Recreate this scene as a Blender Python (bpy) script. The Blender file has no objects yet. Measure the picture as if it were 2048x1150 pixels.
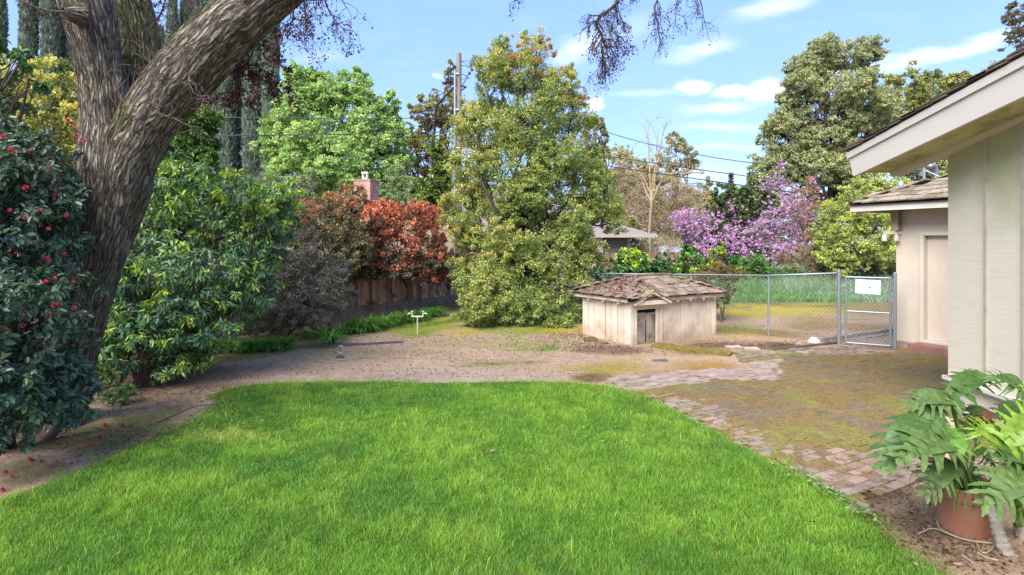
import bpy, math, random
import numpy as np
from mathutils import Vector
# ---------------------------------------------------------------- camera, sky, sun, exposure
F, H, HY, CX = 1143.0, 2.15, 485.0, 1024.0     # focal length (px of a 2048 wide frame), eye height, horizon row
sc = bpy.context.scene
C = sc.collection
cam_d = bpy.data.cameras.new('camera'); cam = bpy.data.objects.new('camera', cam_d); C.objects.link(cam)
cam_d.sensor_width = 36.0; cam_d.lens = 36.0 * F / 2048.0
cam_d.shift_y = -(575.0 - HY) / 2048.0
cam_d.clip_end = 2000; cam_d.clip_start = 0.05
cam.location = (0, 0, H); cam.rotation_euler = (math.radians(90), 0, 0)
sc.camera = cam
SUN_EL, SUN_AZ = math.radians(46), math.radians(-150)   # azimuth measured from +Y towards +X: behind the camera, to the left
sdir = Vector((math.sin(SUN_AZ) * math.cos(SUN_EL), math.cos(SUN_AZ) * math.cos(SUN_EL), math.sin(SUN_EL)))
sun_d = bpy.data.lights.new('sun', 'SUN'); sun_d.energy = 3.7; sun_d.angle = math.radians(50); sun_d.color = (1.0, 0.95, 0.87)
sun = bpy.data.objects.new('sun', sun_d); C.objects.link(sun)
sun.rotation_euler = (-sdir).to_track_quat('-Z', 'Y').to_euler()
sc.view_settings.view_transform = 'Standard'; sc.view_settings.look = 'None'
sc.view_settings.exposure = 1.34; sc.view_settings.gamma = 1.0
sc.cycles.max_bounces = 6; sc.cycles.transparent_max_bounces = 4
sc.cycles.diffuse_bounces = 3; sc.cycles.glossy_bounces = 2

world = bpy.data.worlds.new('World'); sc.world = world; world.use_nodes = True
wn, wl = world.node_tree.nodes, world.node_tree.links
bg = wn['Background']
sky = wn.new('ShaderNodeTexSky'); sky.sky_type = 'NISHITA'; sky.sun_disc = False
sky.sun_elevation = SUN_EL; sky.sun_rotation = SUN_AZ
sky.air_density = 1.0; sky.dust_density = 0.6; sky.ozone_density = 1.6
def wmath(op, a, b=None, c=None):
    n = wn.new('ShaderNodeMath'); n.operation = op
    for i, v in enumerate((a, b, c)):
        if v is None: continue
        if isinstance(v, (int, float)): n.inputs[i].default_value = v
        else: wl.new(v, n.inputs[i])
    return n.outputs[0]
tc = wn.new('ShaderNodeTexCoord'); sx = wn.new('ShaderNodeSeparateXYZ'); wl.new(tc.outputs['Generated'], sx.inputs[0])
dy = wmath('MAXIMUM', sx.outputs[1], 0.05)
u = wmath('DIVIDE', sx.outputs[0], dy); v = wmath('DIVIDE', sx.outputs[2], dy)
cmb = wn.new('ShaderNodeCombineXYZ'); wl.new(u, cmb.inputs[0]); wl.new(v, cmb.inputs[1])
nz = wn.new('ShaderNodeTexNoise'); nz.inputs['Scale'].default_value = 9; nz.inputs['Detail'].default_value = 7; nz.inputs['Roughness'].default_value = 0.62
mpn = wn.new('ShaderNodeMapping'); mpn.inputs['Scale'].default_value = (0.8, 2.4, 1); mpn.inputs['Rotation'].default_value = (0, 0, 0.2)
wl.new(cmb.outputs[0], mpn.inputs[0]); wl.new(mpn.outputs[0], nz.inputs['Vector'])
off = wn.new('ShaderNodeVectorMath'); off.operation = 'MULTIPLY_ADD'
wl.new(nz.outputs['Color'], off.inputs[0]); off.inputs[1].default_value = (0.075, 0.04, 0); wl.new(cmb.outputs[0], off.inputs[2])
nz2 = wn.new('ShaderNodeTexNoise'); nz2.inputs['Scale'].default_value = 30; nz2.inputs['Detail'].default_value = 6
wl.new(mpn.outputs[0], nz2.inputs['Vector'])
clouds = [(1160,95,65,34,.4,.55),(1400,102,80,22,.3,.55),(1550,12,95,24,.25,.6),(1900,100,210,20,.26,.75),(1750,128,90,12,.26,.4),
          (1385,176,34,16,0,1.3),(1460,184,44,17,.1,1.4),(1530,182,50,24,.2,1.5),(1182,210,22,16,0,1.3),(882,153,12,8,.2,.5),
          (1440,218,80,13,.1,.55),(1290,190,120,9,.0,.25),(1450,252,110,12,0,.45),(1470,292,130,8,0,.3),(1250,60,90,30,.4,.2),
          (640,120,90,14,.1,.15),(2400,60,300,60,.2,.8),(-500,80,300,50,.1,.7),(1300,345,300,20,0,.3)]
acc = None
for (px, py, rx, ry, ro, st) in clouds:
    m = wn.new('ShaderNodeMapping'); m.vector_type = 'TEXTURE'
    m.inputs['Location'].default_value = ((px - CX) / F + .0375, (HY - py) / F + .02, 0)
    m.inputs['Rotation'].default_value = (0, 0, ro); m.inputs['Scale'].default_value = (1.3 * rx / F, 1.25 * ry / F, 1)
    wl.new(off.outputs[0], m.inputs[0])
    ln = wn.new('ShaderNodeVectorMath'); ln.operation = 'LENGTH'; wl.new(m.outputs[0], ln.inputs[0])
    mr = wn.new('ShaderNodeMapRange'); mr.interpolation_type = 'SMOOTHSTEP'
    mr.inputs[1].default_value = 1.0; mr.inputs[2].default_value = 0.1; mr.inputs[3].default_value = 0; mr.inputs[4].default_value = st
    wl.new(ln.outputs['Value'], mr.inputs[0])
    acc = mr.outputs[0] if acc is None else wmath('MAXIMUM', acc, mr.outputs[0])
wisp = wmath('MULTIPLY', wmath('SUBTRACT', nz.outputs['Fac'], .49), .3)      # thin veil everywhere
dens = wmath('MULTIPLY', acc, wmath('MULTIPLY_ADD', nz2.outputs['Fac'], .9, .5))
dens = wmath('MINIMUM', wmath('MAXIMUM', wmath('ADD', dens, wmath('MAXIMUM', wisp, 0)), 0), .96)
tint = wn.new('ShaderNodeMix'); tint.data_type = 'RGBA'; tint.blend_type = 'MULTIPLY'; tint.inputs[0].default_value = 1
wl.new(sky.outputs[0], tint.inputs[6]); tint.inputs[7].default_value = (1.12, 1.12, 1.28, 1)
lift = wn.new('ShaderNodeMix'); lift.data_type = 'RGBA'; lift.inputs[0].default_value = .5
wl.new(tint.outputs[2], lift.inputs[6]); lift.inputs[7].default_value = (2.5, 4.3, 9.2, 1)
mixc = wn.new('ShaderNodeMix'); mixc.data_type = 'RGBA'
wl.new(dens, mixc.inputs[0]); wl.new(lift.outputs[2], mixc.inputs[6]); mixc.inputs[7].default_value = (6.9, 7.3, 8.0, 1)
wl.new(mixc.outputs[2], bg.inputs[0]); bg.inputs[1].default_value = 0.08

# ---------------------------------------------------------------- helpers
rng = np.random.default_rng(7)
def S(r, g, b, k=1.0):
    f = lambda c: ((c / 255.) / 12.92 if c <= 10 else ((c / 255. + .055) / 1.055) ** 2.4) * k
    return (f(r), f(g), f(b))
def G(px, py, z=0.0):
    Z = (H - z) * F / (py - HY); return np.array([(px - CX) / F * Z, Z, z])
def P(px, py, Z): return np.array([(px - CX) / F * Z, Z, H + (HY - py) / F * Z])
def _h(i, j, k, s):
    n = (i * 374761393 + j * 668265263 + k * 2147483647 // 3 + s * 974634777) & 0xffffffff
    n = ((n ^ (n >> 13)) * 1274126177) & 0xffffffff
    return ((n ^ (n >> 16)) & 0xffff) / 65535.0
def vn(x, y, z=None, s=0):
    x = np.asarray(x, float); y = np.asarray(y, float); z = np.zeros_like(x) if z is None else np.asarray(z, float)
    xi, yi, zi = np.floor(x).astype(np.int64), np.floor(y).astype(np.int64), np.floor(z).astype(np.int64)
    fx, fy, fz = x - xi, y - yi, z - zi
    fx, fy, fz = [t * t * (3 - 2 * t) for t in (fx, fy, fz)]
    r = 0
    for a in (0, 1):
        for b in (0, 1):
            for c in (0, 1):
                r = r + _h(xi + a, yi + b, zi + c, s) * (fx if a else 1 - fx) * (fy if b else 1 - fy) * (fz if c else 1 - fz)
    return r
def fbm(x, y, z=None, s=0, o=4):
    r, a, t = 0, 1, 0
    for k in range(o):
        f = 2.03 ** k
        r = r + a * vn(np.asarray(x) * f, np.asarray(y) * f, None if z is None else np.asarray(z) * f, s + k * 17); t += a; a *= .5
    return r / t
def norm(a): return a / np.maximum(np.linalg.norm(a, axis=-1, keepdims=True), 1e-9)
def link(name, me, mat=None, parent=None):
    o = bpy.data.objects.new(name, me); C.objects.link(o)
    if mat is not None: me.materials.append(mat)
    if parent is not None:
        o.parent = parent
        o.location = (-Vector(parent.location)) if parent.type == 'EMPTY' else (0, 0, 0)
    return o
def npmesh(name, V, Fs, mat=None, parent=None, col=None, smooth=False, uv=None):
    """V (n,3); Fs list of (m,k) index arrays; col (n,3) per vertex; world coordinates"""
    me = bpy.data.meshes.new(name)
    V = np.asarray(V, np.float32)
    me.vertices.add(len(V)); me.vertices.foreach_set('co', V.ravel())
    Fs = [np.asarray(f, np.int32) for f in Fs if len(f)]
    li = np.concatenate([f.ravel() for f in Fs]); tot = np.concatenate([np.full(len(f), f.shape[1], np.int32) for f in Fs])
    st = np.concatenate([[0], np.cumsum(tot)[:-1]]).astype(np.int32)
    me.loops.add(len(li)); me.loops.foreach_set('vertex_index', li)
    me.polygons.add(len(tot)); me.polygons.foreach_set('loop_start', st); me.polygons.foreach_set('loop_total', tot)
    me.polygons.foreach_set('use_smooth', np.full(len(tot), smooth, bool))
    me.update(calc_edges=True)
    if col is not None:
        a = me.color_attributes.new('col', 'FLOAT_COLOR', 'POINT')
        c4 = np.ones((len(V), 4), np.float32); c4[:, :np.shape(col)[1]] = col
        a.data.foreach_set('color', c4.ravel())
    if uv is not None:
        l = me.uv_layers.new(name='UVMap'); l.data.foreach_set('uv', np.asarray(uv, np.float32)[li].ravel())
    return link(name, me, mat, parent)
def tag(o, label, cat=None, group=None, kind=None):
    if label: o['label'] = label
    if cat: o['category'] = cat
    if group: o['group'] = group
    if kind: o['kind'] = kind
    return o
def empty(name, loc, label, cat, group=None):
    o = bpy.data.objects.new(name, None); C.objects.link(o); o.location = tuple(float(t) for t in loc); o.empty_display_size = .2
    return tag(o, label, cat, group)
def copy_tree(o, loc, rz=0, scale=None, label=None, group=None):
    r = o.copy(); C.objects.link(r); r.location = loc; r.rotation_euler = (0, 0, rz)
    if scale is not None: r.scale = scale if not isinstance(scale, (int, float)) else (scale,) * 3
    if label: r['label'] = label
    if group: r['group'] = group
    for ch in list(o.children):
        c = ch.copy(); C.objects.link(c); c.parent = r
    return r

class MB:
    def __init__(s): s.V = []; s.Fq = []; s.Ft = []; s.col = []; s.n = 0
    def add(s, V, quads=(), tris=(), col=(1, 1, 1)):
        V = np.asarray(V, float)
        if len(quads): s.Fq.append(np.asarray(quads, int) + s.n)
        if len(tris): s.Ft.append(np.asarray(tris, int) + s.n)
        s.V.append(V); c = np.asarray(col, float)
        s.col.append(np.broadcast_to(c, (len(V), 3)) if c.ndim == 1 else c); s.n += len(V)
    def hexa(s, c8, col=(1, 1, 1)):     # 8 corners: bottom 0-3 ccw, top 4-7
        s.add(c8, [[0,3,2,1],[4,5,6,7],[0,1,5,4],[1,2,6,5],[2,3,7,6],[3,0,4,7]], col=col)
    def box(s, c, u, v, w, col=(1, 1, 1)):   # centre and three half vectors
        c, u, v, w = [np.asarray(t, float) for t in (c, u, v, w)]
        s.hexa([c-u-v-w, c+u-v-w, c+u+v-w, c-u+v-w, c-u-v+w, c+u-v+w, c+u+v+w, c-u+v+w], col)
    def abox(s, x0, x1, y0, y1, z0, z1, col=(1, 1, 1)):
        s.box(((x0+x1)/2, (y0+y1)/2, (z0+z1)/2), ((x1-x0)/2, 0, 0), (0, (y1-y0)/2, 0), (0, 0, (z1-z0)/2), col)
    def tube(s, pts, rad, sides=6, col=(1, 1, 1), cap=True):
        pts = np.asarray(pts, float); n = len(pts); rad = np.broadcast_to(np.asarray(rad, float), (n,))
        T = norm(np.gradient(pts, axis=0)); up = np.array([0, 0, 1.]) if abs(T[0, 2]) < .9 else np.array([1., 0, 0])
        R = np.zeros((n, sides, 3)); a = np.arange(sides) * 2 * math.pi / sides; b = np.cross(T[0], up); b /= np.linalg.norm(b)
        for i in range(n):
            b = b - T[i] * np.dot(b, T[i]); b /= max(np.linalg.norm(b), 1e-9); c = np.cross(T[i], b)
            R[i] = pts[i] + rad[i] * (np.cos(a)[:, None] * b + np.sin(a)[:, None] * c)
        i, j = np.meshgrid(np.arange(n - 1), np.arange(sides), indexing='ij'); j2 = (j + 1) % sides
        q = np.stack([i*sides+j, i*sides+j2, (i+1)*sides+j2, (i+1)*sides+j], -1).reshape(-1, 4)
        V = R.reshape(-1, 3); tr = []
        if cap and rad[0] > 1e-4:
            V = np.vstack([V, pts[0], pts[-1]]); k = n * sides
            tr = [[k, (t+1) % sides, t] for t in range(sides)] + [[k+1, (n-1)*sides+t, (n-1)*sides+(t+1) % sides] for t in range(sides)]
        s.add(V, q, tr, col)
    def lathe(s, c, prof, sides=32, col=(1, 1, 1)):  # prof [(r,z)]
        c = np.asarray(c, float); a = np.arange(sides) * 2 * math.pi / sides; n = len(prof)
        V = np.array([[c[0]+r*math.cos(t), c[1]+r*math.sin(t), c[2]+z] for r, z in prof for t in a])
        i, j = np.meshgrid(np.arange(n - 1), np.arange(sides), indexing='ij'); j2 = (j + 1) % sides
        q = np.stack([i*sides+j, i*sides+j2, (i+1)*sides+j2, (i+1)*sides+j], -1).reshape(-1, 4)
        s.add(V, q, [], col)
    def build(s, name, mat, parent=None, smooth=False, usecol=True):
        V = np.vstack(s.V); fs = []
        if s.Fq: fs.append(np.vstack(s.Fq))
        if s.Ft: fs.append(np.vstack(s.Ft))
        return npmesh(name, V, fs, mat, parent, np.vstack(s.col) if usecol else None, smooth)
# ---------------------------------------------------------------- materials
def nodes(m): m.use_nodes = True; return m.node_tree.nodes, m.node_tree.links, m.node_tree.nodes['Principled BSDF']
def noise_fac(n, l, scale, detail=4, coord='Object', stretch=None, rough=.55):
    tc = n.new('ShaderNodeTexCoord'); mp = n.new('ShaderNodeMapping'); l.new(tc.outputs[coord], mp.inputs[0])
    if stretch: mp.inputs['Scale'].default_value = stretch
    t = n.new('ShaderNodeTexNoise'); t.inputs['Scale'].default_value = scale; t.inputs['Detail'].default_value = detail; t.inputs['Roughness'].default_value = rough
    l.new(mp.outputs[0], t.inputs['Vector']); return t.outputs['Fac']
def ramp(n, l, fac, a, b, lo=0., hi=1.):
    r = n.new('ShaderNodeMapRange'); l.new(fac, r.inputs[0]); r.inputs[1].default_value = a; r.inputs[2].default_value = b
    r.inputs[3].default_value = lo; r.inputs[4].default_value = hi; return r.outputs[0]
def mixrgb(n, l, fac, a, b, mode='MIX'):
    m = n.new('ShaderNodeMix'); m.data_type = 'RGBA'; m.blend_type = mode
    for k, t in ((0, fac), (6, a), (7, b)):
        if isinstance(t, (int, float)): m.inputs[k].default_value = t
        elif isinstance(t, tuple): m.inputs[k].default_value = (*t, 1)
        else: l.new(t, m.inputs[k])
    return m.outputs[2]
def bump(n, l, b, fac, strength=.4, dist=.01):
    bp = n.new('ShaderNodeBump'); bp.inputs['Strength'].default_value = strength; bp.inputs['Distance'].default_value = dist
    l.new(fac, bp.inputs['Height']); l.new(bp.outputs[0], b.inputs['Normal'])
def leafmat(name, rough=.5, trans=.3, spec=.4):
    m = bpy.data.materials.new(name); n, l, b = nodes(m)
    a = n.new('ShaderNodeAttribute'); a.attribute_name = 'col'
    l.new(a.outputs['Color'], b.inputs['Base Color']); b.inputs['Roughness'].default_value = rough; b.inputs['Specular IOR Level'].default_value = spec
    if trans:
        t = n.new('ShaderNodeBsdfTranslucent'); l.new(mixrgb(n, l, 1., a.outputs['Color'], (1.3, 1.25, .85), 'MULTIPLY'), t.inputs[0])
        x = n.new('ShaderNodeMixShader'); x.inputs[0].default_value = trans
        l.new(b.outputs[0], x.inputs[1]); l.new(t.outputs[0], x.inputs[2]); l.new(x.outputs[0], n['Material Output'].inputs[0])
    return m
def surf(name, col=None, rough=.8, var=.25, scale=8, dirt=None, dscale=2., bstr=.3, bscale=60, bdist=.004, metal=0., stretch=None, dlo=.5, dhi=.75, spec=.3, attr=True):
    """vertex tint x base colour, mottled, with dirt patches of a second colour and a fine bump"""
    m = bpy.data.materials.new(name); n, l, b = nodes(m)
    c = (*col, 1) if col else (1, 1, 1, 1)
    f = noise_fac(n, l, scale, 5, stretch=stretch)
    v = ramp(n, l, f, .3, .7, 1 - var, 1 + var)
    cur = mixrgb(n, l, 1., c[:3], v, 'MULTIPLY')
    if attr:
        a = n.new('ShaderNodeAttribute'); a.attribute_name = 'col'; cur = mixrgb(n, l, 1., cur, a.outputs['Color'], 'MULTIPLY')
    if dirt:
        d = noise_fac(n, l, dscale, 7, rough=.65); cur = mixrgb(n, l, ramp(n, l, d, dlo, dhi), cur, dirt)
    l.new(cur, b.inputs['Base Color']); b.inputs['Roughness'].default_value = rough; b.inputs['Metallic'].default_value = metal; b.inputs['Specular IOR Level'].default_value = spec
    bump(n, l, b, noise_fac(n, l, bscale, 5, stretch=stretch), bstr, bdist)
    return m
M = {}
M['leaf'] = leafmat('leaf', .5, .3, .4)
M['leaf_gloss'] = leafmat('glossy_leaf', .42, .2, .55)
M['leaf_matt'] = leafmat('matt_leaf', .7, .25, .2)
M['grass'] = leafmat('grass_blade', .5, .4, .35)
M['petal'] = leafmat('petal', .6, .25, .2)
M['twig'] = surf('twig_bark', (1, 1, 1), .9, .3, 20)
M['white_paint'] = surf('cream_paint', S(205, 196, 180), .7, .06, 5, dirt=S(170, 158, 140), dscale=3, dlo=.62, dhi=.9, bscale=40, stretch=(1, 1, .25), bstr=.25)
M['steel'] = surf('galvanised_steel', S(150, 155, 160), .45, .12, 30, metal=.6, bstr=.1)
M['dark'] = surf('dark_gap', S(30, 26, 24), .95, .1)
M['wire'] = surf('black_cable', S(62, 60, 60), .6, .1)

# ---------------------------------------------------------------- foliage
def leaf_np(Pt, A, N, L, W, shape='r'):
    A = norm(A); B = norm(np.cross(N, A)); N2 = np.cross(A, B); L = L[:, None]; W = W[:, None]
    if shape == 'r':
        V = np.stack([Pt, Pt + A*L*.5 + B*W*.5 + N2*W*.12, Pt + A*L - N2*L*.06, Pt + A*L*.5 - B*W*.5 + N2*W*.12], 1)
        k = np.arange(len(Pt))[:, None] * 4; Fc = k + np.array([[0, 1, 2, 3]])
        return V.reshape(-1, 3), Fc, 4
    V = np.stack([Pt, Pt + A*L*.28 + B*W*.42 + N2*W*.14, Pt + A*L*.68 + B*W*.4 + N2*W*.1 - N2*L*.04, Pt + A*L - N2*L*.14,
                  Pt + A*L*.68 - B*W*.4 + N2*W*.1 - N2*L*.04, Pt + A*L*.28 - B*W*.42 + N2*W*.14], 1)
    k = np.arange(len(Pt))[:, None] * 6
    Fc = np.concatenate([k + np.array([[0, 1, 2, 3]]), k + np.array([[0, 3, 4, 5]])])
    return V.reshape(-1, 3), Fc, 6
def lobe(px, py, rx, ry, Z, rz=None, w=1.0, tip=1.0):
    c = P(px, py, Z); r = np.array([rx * Z / F, 0, ry * Z / F]); r[1] = rz if rz else r[0] * .9
    return dict(c=c, r=r, w=w, tip=tip)
def crown_pts(lobes, N, per=40, cr=.16, gap=0., seed=1, core=.5, jag=.35, sat=0):
    """leaf positions in clumps spread through the lobes: returns position, outward dir, clump id, height in crown, depth-in-lobe"""
    r_ = np.random.default_rng(seed)
    if sat:                                     # smaller lobes budding from the big ones break up the outline
        cen = np.mean([l['c'] for l in lobes], 0); ex = []
        for l in lobes:
            for _ in range(sat):
                d = norm(r_.normal(size=3) + .5 * norm(l['c'] - cen) + np.array([0, 0, .25])); k_ = r_.uniform(.22, .46)
                ex.append(dict(c=l['c'] + l['r'] * d * r_.uniform(.85, 1.12), r=l['r'] * k_ * np.array([1, 1, r_.uniform(.8, 1.3)]), w=l['w'] * 1.1, tip=l['tip'] * 1.25))
        lobes = [dict(c=l['c'], r=l['r'] * .88, w=l['w'], tip=l['tip']) for l in lobes] + ex
    ar = np.array([l['w'] * (l['r'][0]*l['r'][1] + l['r'][0]*l['r'][2] + l['r'][1]*l['r'][2]) for l in lobes]); ar = ar / ar.sum()
    K = max(4, N // per); kc = r_.choice(len(lobes), K, p=ar)
    c = np.array([l['c'] for l in lobes])[kc]; R = np.array([l['r'] for l in lobes])[kc]; tp = np.array([l['tip'] for l in lobes])[kc]
    d = norm(r_.normal(size=(K, 3)))
    rad = core + (1 - core) * r_.random(K) ** .6
    nz_ = fbm(c[:, 0] + d[:, 0]*2.3, c[:, 1] + d[:, 1]*2.3, c[:, 2] + d[:, 2]*2.3, seed, 3)
    rad = rad * (1 - jag + 2 * jag * nz_)
    cc = c + R * d * rad[:, None]
    if gap > 0:
        s = R.mean() * .55
        keep = fbm(cc[:, 0]/s, cc[:, 1]/s, cc[:, 2]/s, seed + 5, 2) > gap
        c, R, d, cc, tp, rad = [t[keep] for t in (c, R, d, cc, tp, rad)]
    K = len(cc); k = r_.integers(0, K, N)
    size = (np.maximum(R.min(1), np.median(R.min(1)) * .8) * cr)[k] * r_.uniform(.6, 1.35, K)[k]
    off_ = norm(r_.normal(size=(N, 3))) * (r_.random(N) ** .5)[:, None] * size[:, None] * np.array([1.15, 1.15, .8])
    pt = cc[k] + off_
    out = norm(norm(off_) * .7 + d[k] * .8)
    return pt, out, k, K, tp[k], rad[k], r_
def crown(name, parent, lobes, N, L, asp, pal, mat, tip=None, tipamt=0., shape='r', per=40, cr=.16, gap=0., seed=1, core=.5, droop=.2, jag=.35, var=.3, zlo=None, sat=6):
    pt, out, k, K, tp, rad, r_ = crown_pts(lobes, N, per, cr, gap, seed, core, jag, sat)
    if zlo is not None:
        s = pt[:, 2] > zlo; pt, out, k, tp, rad = pt[s], out[s], k[s], tp[s], rad[s]
    n = len(pt)
    A = norm(out * .6 + r_.normal(size=(n, 3)) * .7 + np.array([0, 0, -droop])); Nn = norm(out * .6 + r_.normal(size=(n, 3)) * .45 + np.array([0, 0, .75]))
    Ls = L * r_.uniform(.6, 1.25, n); V, Fc, nv = leaf_np(pt, A, Nn, Ls, Ls * asp, shape)
    pal = np.array(pal); tc_ = r_.random(K) * (len(pal) - 1); i0 = np.floor(tc_).astype(int); fr = (tc_ - i0)[:, None]
    cl = pal[i0] * (1 - fr) + pal[np.minimum(i0 + 1, len(pal) - 1)] * fr
    col = cl[k] * (1 + var * (r_.random(n) * 2 - 1))[:, None]
    if tip is not None:
        tp_c = r_.random(K)[k]; off_up = (out[:, 2] * .5 + .5)
        p = tipamt * tp * (.3 + 1.1 * off_up) * (.1 + 2.6 * tp_c ** 2.2) * np.clip(rad, .3, 1.2)
        s = r_.random(n) < p; tipc = np.array(tip); tipc = tipc if tipc.ndim == 2 else tipc[None]
        col[s] = tipc[r_.integers(0, len(tipc), s.sum())] * r_.uniform(.75, 1.3, (s.sum(), 1))
    return npmesh(name, V, [Fc], mat, parent, np.repeat(np.clip(col, 0, 1), nv, 0))
def wiggle(a, b, n, amp, r_, sag=0.):
    a, b = np.asarray(a, float), np.asarray(b, float); t = np.linspace(0, 1, n)[:, None]
    p = a + (b - a) * t; L = np.linalg.norm(b - a)
    w = np.cumsum(r_.normal(size=(n, 3)), 0) * amp * L / n ** .5 * .5; w = w - t * w[-1] - (1 - t) * w[0]
    p = p + w; p[:, 2] += sag * L * np.sin(t[:, 0] * math.pi); return p
def wood(name, parent, base, lobes, r0, col, seed=3, sub=5, stems=1, fork=.45, amp=.25, spread=.15, twig=.12):
    """trunk(s) from the base to a fork, a limb to each lobe and smaller ones inside it"""
    r_ = np.random.default_rng(seed); mb = MB(); base = np.asarray(base, float)
    cen = np.mean([l['c'] for l in lobes], 0); sides = 8
    forks = []
    for s in range(stems):
        b = base + np.array([r_.normal() * spread, r_.normal() * spread, 0]) * (stems > 1)
        f = base + (cen - base) * fork + r_.normal(size=3) * spread * (1.5 if stems > 1 else .3); f[2] = base[2] + (cen[2] - base[2]) * fork
        rs = r0 / stems ** .5; mb.tube(wiggle(b - np.array([0, 0, .1]), f, 9, amp * .5, r_), np.linspace(rs * 1.15, rs * .72, 9), sides, np.array(col) * r_.uniform(.8, 1.2)); forks.append((f, rs * .7))
    for l in lobes:
        f, rf = forks[r_.integers(len(forks))]; e = l['c'] + l['r'] * r_.normal(size=3) * .15
        pth = wiggle(f, e, 9, amp, r_, .08); mb.tube(pth, np.linspace(rf * .7, rf * .25, 9), 6, np.array(col) * r_.uniform(.8, 1.2))
        for _ in range(sub):
            q = pth[r_.integers(3, 9)]; d = norm(r_.normal(size=3)); e2 = l['c'] + l['r'] * d * r_.uniform(.6, .95)
            p2 = wiggle(q, e2, 7, amp, r_, .05); mb.tube(p2, np.linspace(rf * .3, rf * .06 + .003, 7), 4, np.array(col) * r_.uniform(.8, 1.2), cap=False)
            for _k in range(2):
                q2 = p2[r_.integers(2, 6)]; e3 = q2 + norm(r_.normal(size=3)) * l['r'] * .4
                mb.tube(wiggle(q2, e3, 5, amp, r_), np.linspace(rf * twig, .003, 5), 3, np.array(col), cap=False)
    return mb.build(name, M['twig'], parent, smooth=True)
def plant(name, label, cat, base, lobes, N, L, asp, pal, r0=.1, wcol=S(80, 68, 58), mat='leaf', group=None, stems=1, seed=1, fork=.45, sub=5, trunk='trunk', amp=.25, **kw):
    base = np.asarray(base, float); t = empty(name, base, label, cat, group)
    wood(trunk, t, base, lobes, r0, wcol, seed + 90, sub, stems, fork, amp)
    crown('crown' if cat == 'tree' else 'foliage', t, lobes, N, L, asp, pal, M[mat], seed=seed, **kw)
    return t
# ---------------------------------------------------------------- ground
def A(r, g, b, k=.66): return S(r, g, b, k)
def in_poly(x, y, poly):
    x, y = np.asarray(x), np.asarray(y); r = np.zeros(x.shape, bool); n = len(poly); j = n - 1
    for i in range(n):
        xi, yi = poly[i]; xj, yj = poly[j]
        c = ((yi > y) != (yj > y)) & (x < (xj - xi) * (y - yi) / (yj - yi + 1e-12) + xi); r ^= c; j = i
    return r
def poly_dist(x, y, pts):     # unsigned distance to a closed polygon
    d = np.full(np.shape(x), 1e9)
    for i in range(len(pts)):
        a = np.array(pts[i]); b = np.array(pts[(i + 1) % len(pts)]); ab = b - a
        t = np.clip(((x - a[0]) * ab[0] + (y - a[1]) * ab[1]) / (ab @ ab + 1e-12), 0, 1)
        d = np.minimum(d, np.hypot(x - a[0] - t * ab[0], y - a[1] - t * ab[1]))
    return d
def smooth_line(pts, n=12):
    p = np.array(pts, float); p = np.vstack([2*p[0]-p[1], p, 2*p[-1]-p[-2]]); out = []
    for i in range(1, len(p) - 2):
        t = np.linspace(0, 1, n, endpoint=False)[:, None]
        out.append(.5*((2*p[i]) + (-p[i-1]+p[i+1])*t + (2*p[i-1]-5*p[i]+4*p[i+1]-p[i+2])*t**2 + (-p[i-1]+3*p[i]-3*p[i+1]+p[i+2])*t**3))
    return np.vstack(out + [p[-2:-1]])
lawn_edge = smooth_line([G(x, y)[:2] for x, y in [(0,1003),(130,955),(250,905),(340,862),(400,835),(430,812),(432,790),(520,771),(700,766),(900,767),(1100,766),(1200,772),(1300,795),(1400,846),(1500,900),(1620,962),(1730,1034),(1830,1108),(1900,1155)]])
lawn_poly = [(-7.5, 1.0), (-5.3, 3.6)] + [tuple(p) for p in lawn_edge] + [(3.15, 2.6), (3.5, 1.0)]
def ground_h(x, y):
    h = .03 * (fbm(x * .5, y * .5, s=3, o=2) - .5) + .016 * (fbm(x * 3, y * 3, s=4, o=3) - .5)
    return h
xs = np.unique(np.concatenate([np.linspace(-400, -40, 12), np.linspace(-40, -7, 34), np.arange(-7, 9.6, .05), np.linspace(9.6, 45, 36), np.linspace(45, 400, 12)]).round(4))
ys = np.unique(np.concatenate([np.linspace(-60, 1, 12), np.arange(1, 3, .2), np.arange(3, 16, .05), np.arange(16, 34, .25), np.linspace(34, 600, 30)]).round(4))
GX, GY = np.meshgrid(xs, ys); gx, gy = GX.ravel(), GY.ravel()
inl = in_poly(gx, gy, lawn_poly); dl = poly_dist(gx, gy, lawn_poly)
sd = np.where(inl, dl, -dl)
gz = ground_h(gx, gy) + .035 * np.clip(sd / .25, 0, 1)
gz = np.where((gx > 45) | (gx < -45) | (gy > 60), 0, gz)
yy = np.maximum(gy, 1.5); PX = CX + F * gx / yy; PY = HY + F * H / yy
n1 = fbm(gx * 1.3, gy * 1.3, s=11, o=5); n2 = fbm(gx * 5, gy * 5, s=12, o=4); n3 = fbm(gx * .6, gy * .6, s=13, o=3)
col = np.array(A(188, 158, 130))[None] * (1 + .35 * (n1 - .5) + .3 * (n2 - .5))[:, None]
def paint(px, py, rx, ry, c, st=1.0, ns=1.2, n=None, soft=1.6, rot=0.):
    global col
    dx, dy_ = PX - px, PY - py
    if rot: dx, dy_ = dx*math.cos(rot) + dy_*math.sin(rot), -dx*math.sin(rot) + dy_*math.cos(rot)
    d = np.sqrt((dx / rx) ** 2 + (dy_ / ry) ** 2)
    w = np.clip((1 - d + ns * ((n1 if n is None else n) - .5) + .5 * ns * (n2 - .5)) * soft, 0, 1)[:, None] * st
    col = col * (1 - w) + np.array(c) * w * (1 + .4 * (n2[:, None] - .5))
MG, MY, MO, MB_ = A(132,146,54), A(186,164,52), A(160,126,58), A(112,92,58)
SO, DK = A(118,98,84), A(70,58,50)
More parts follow.
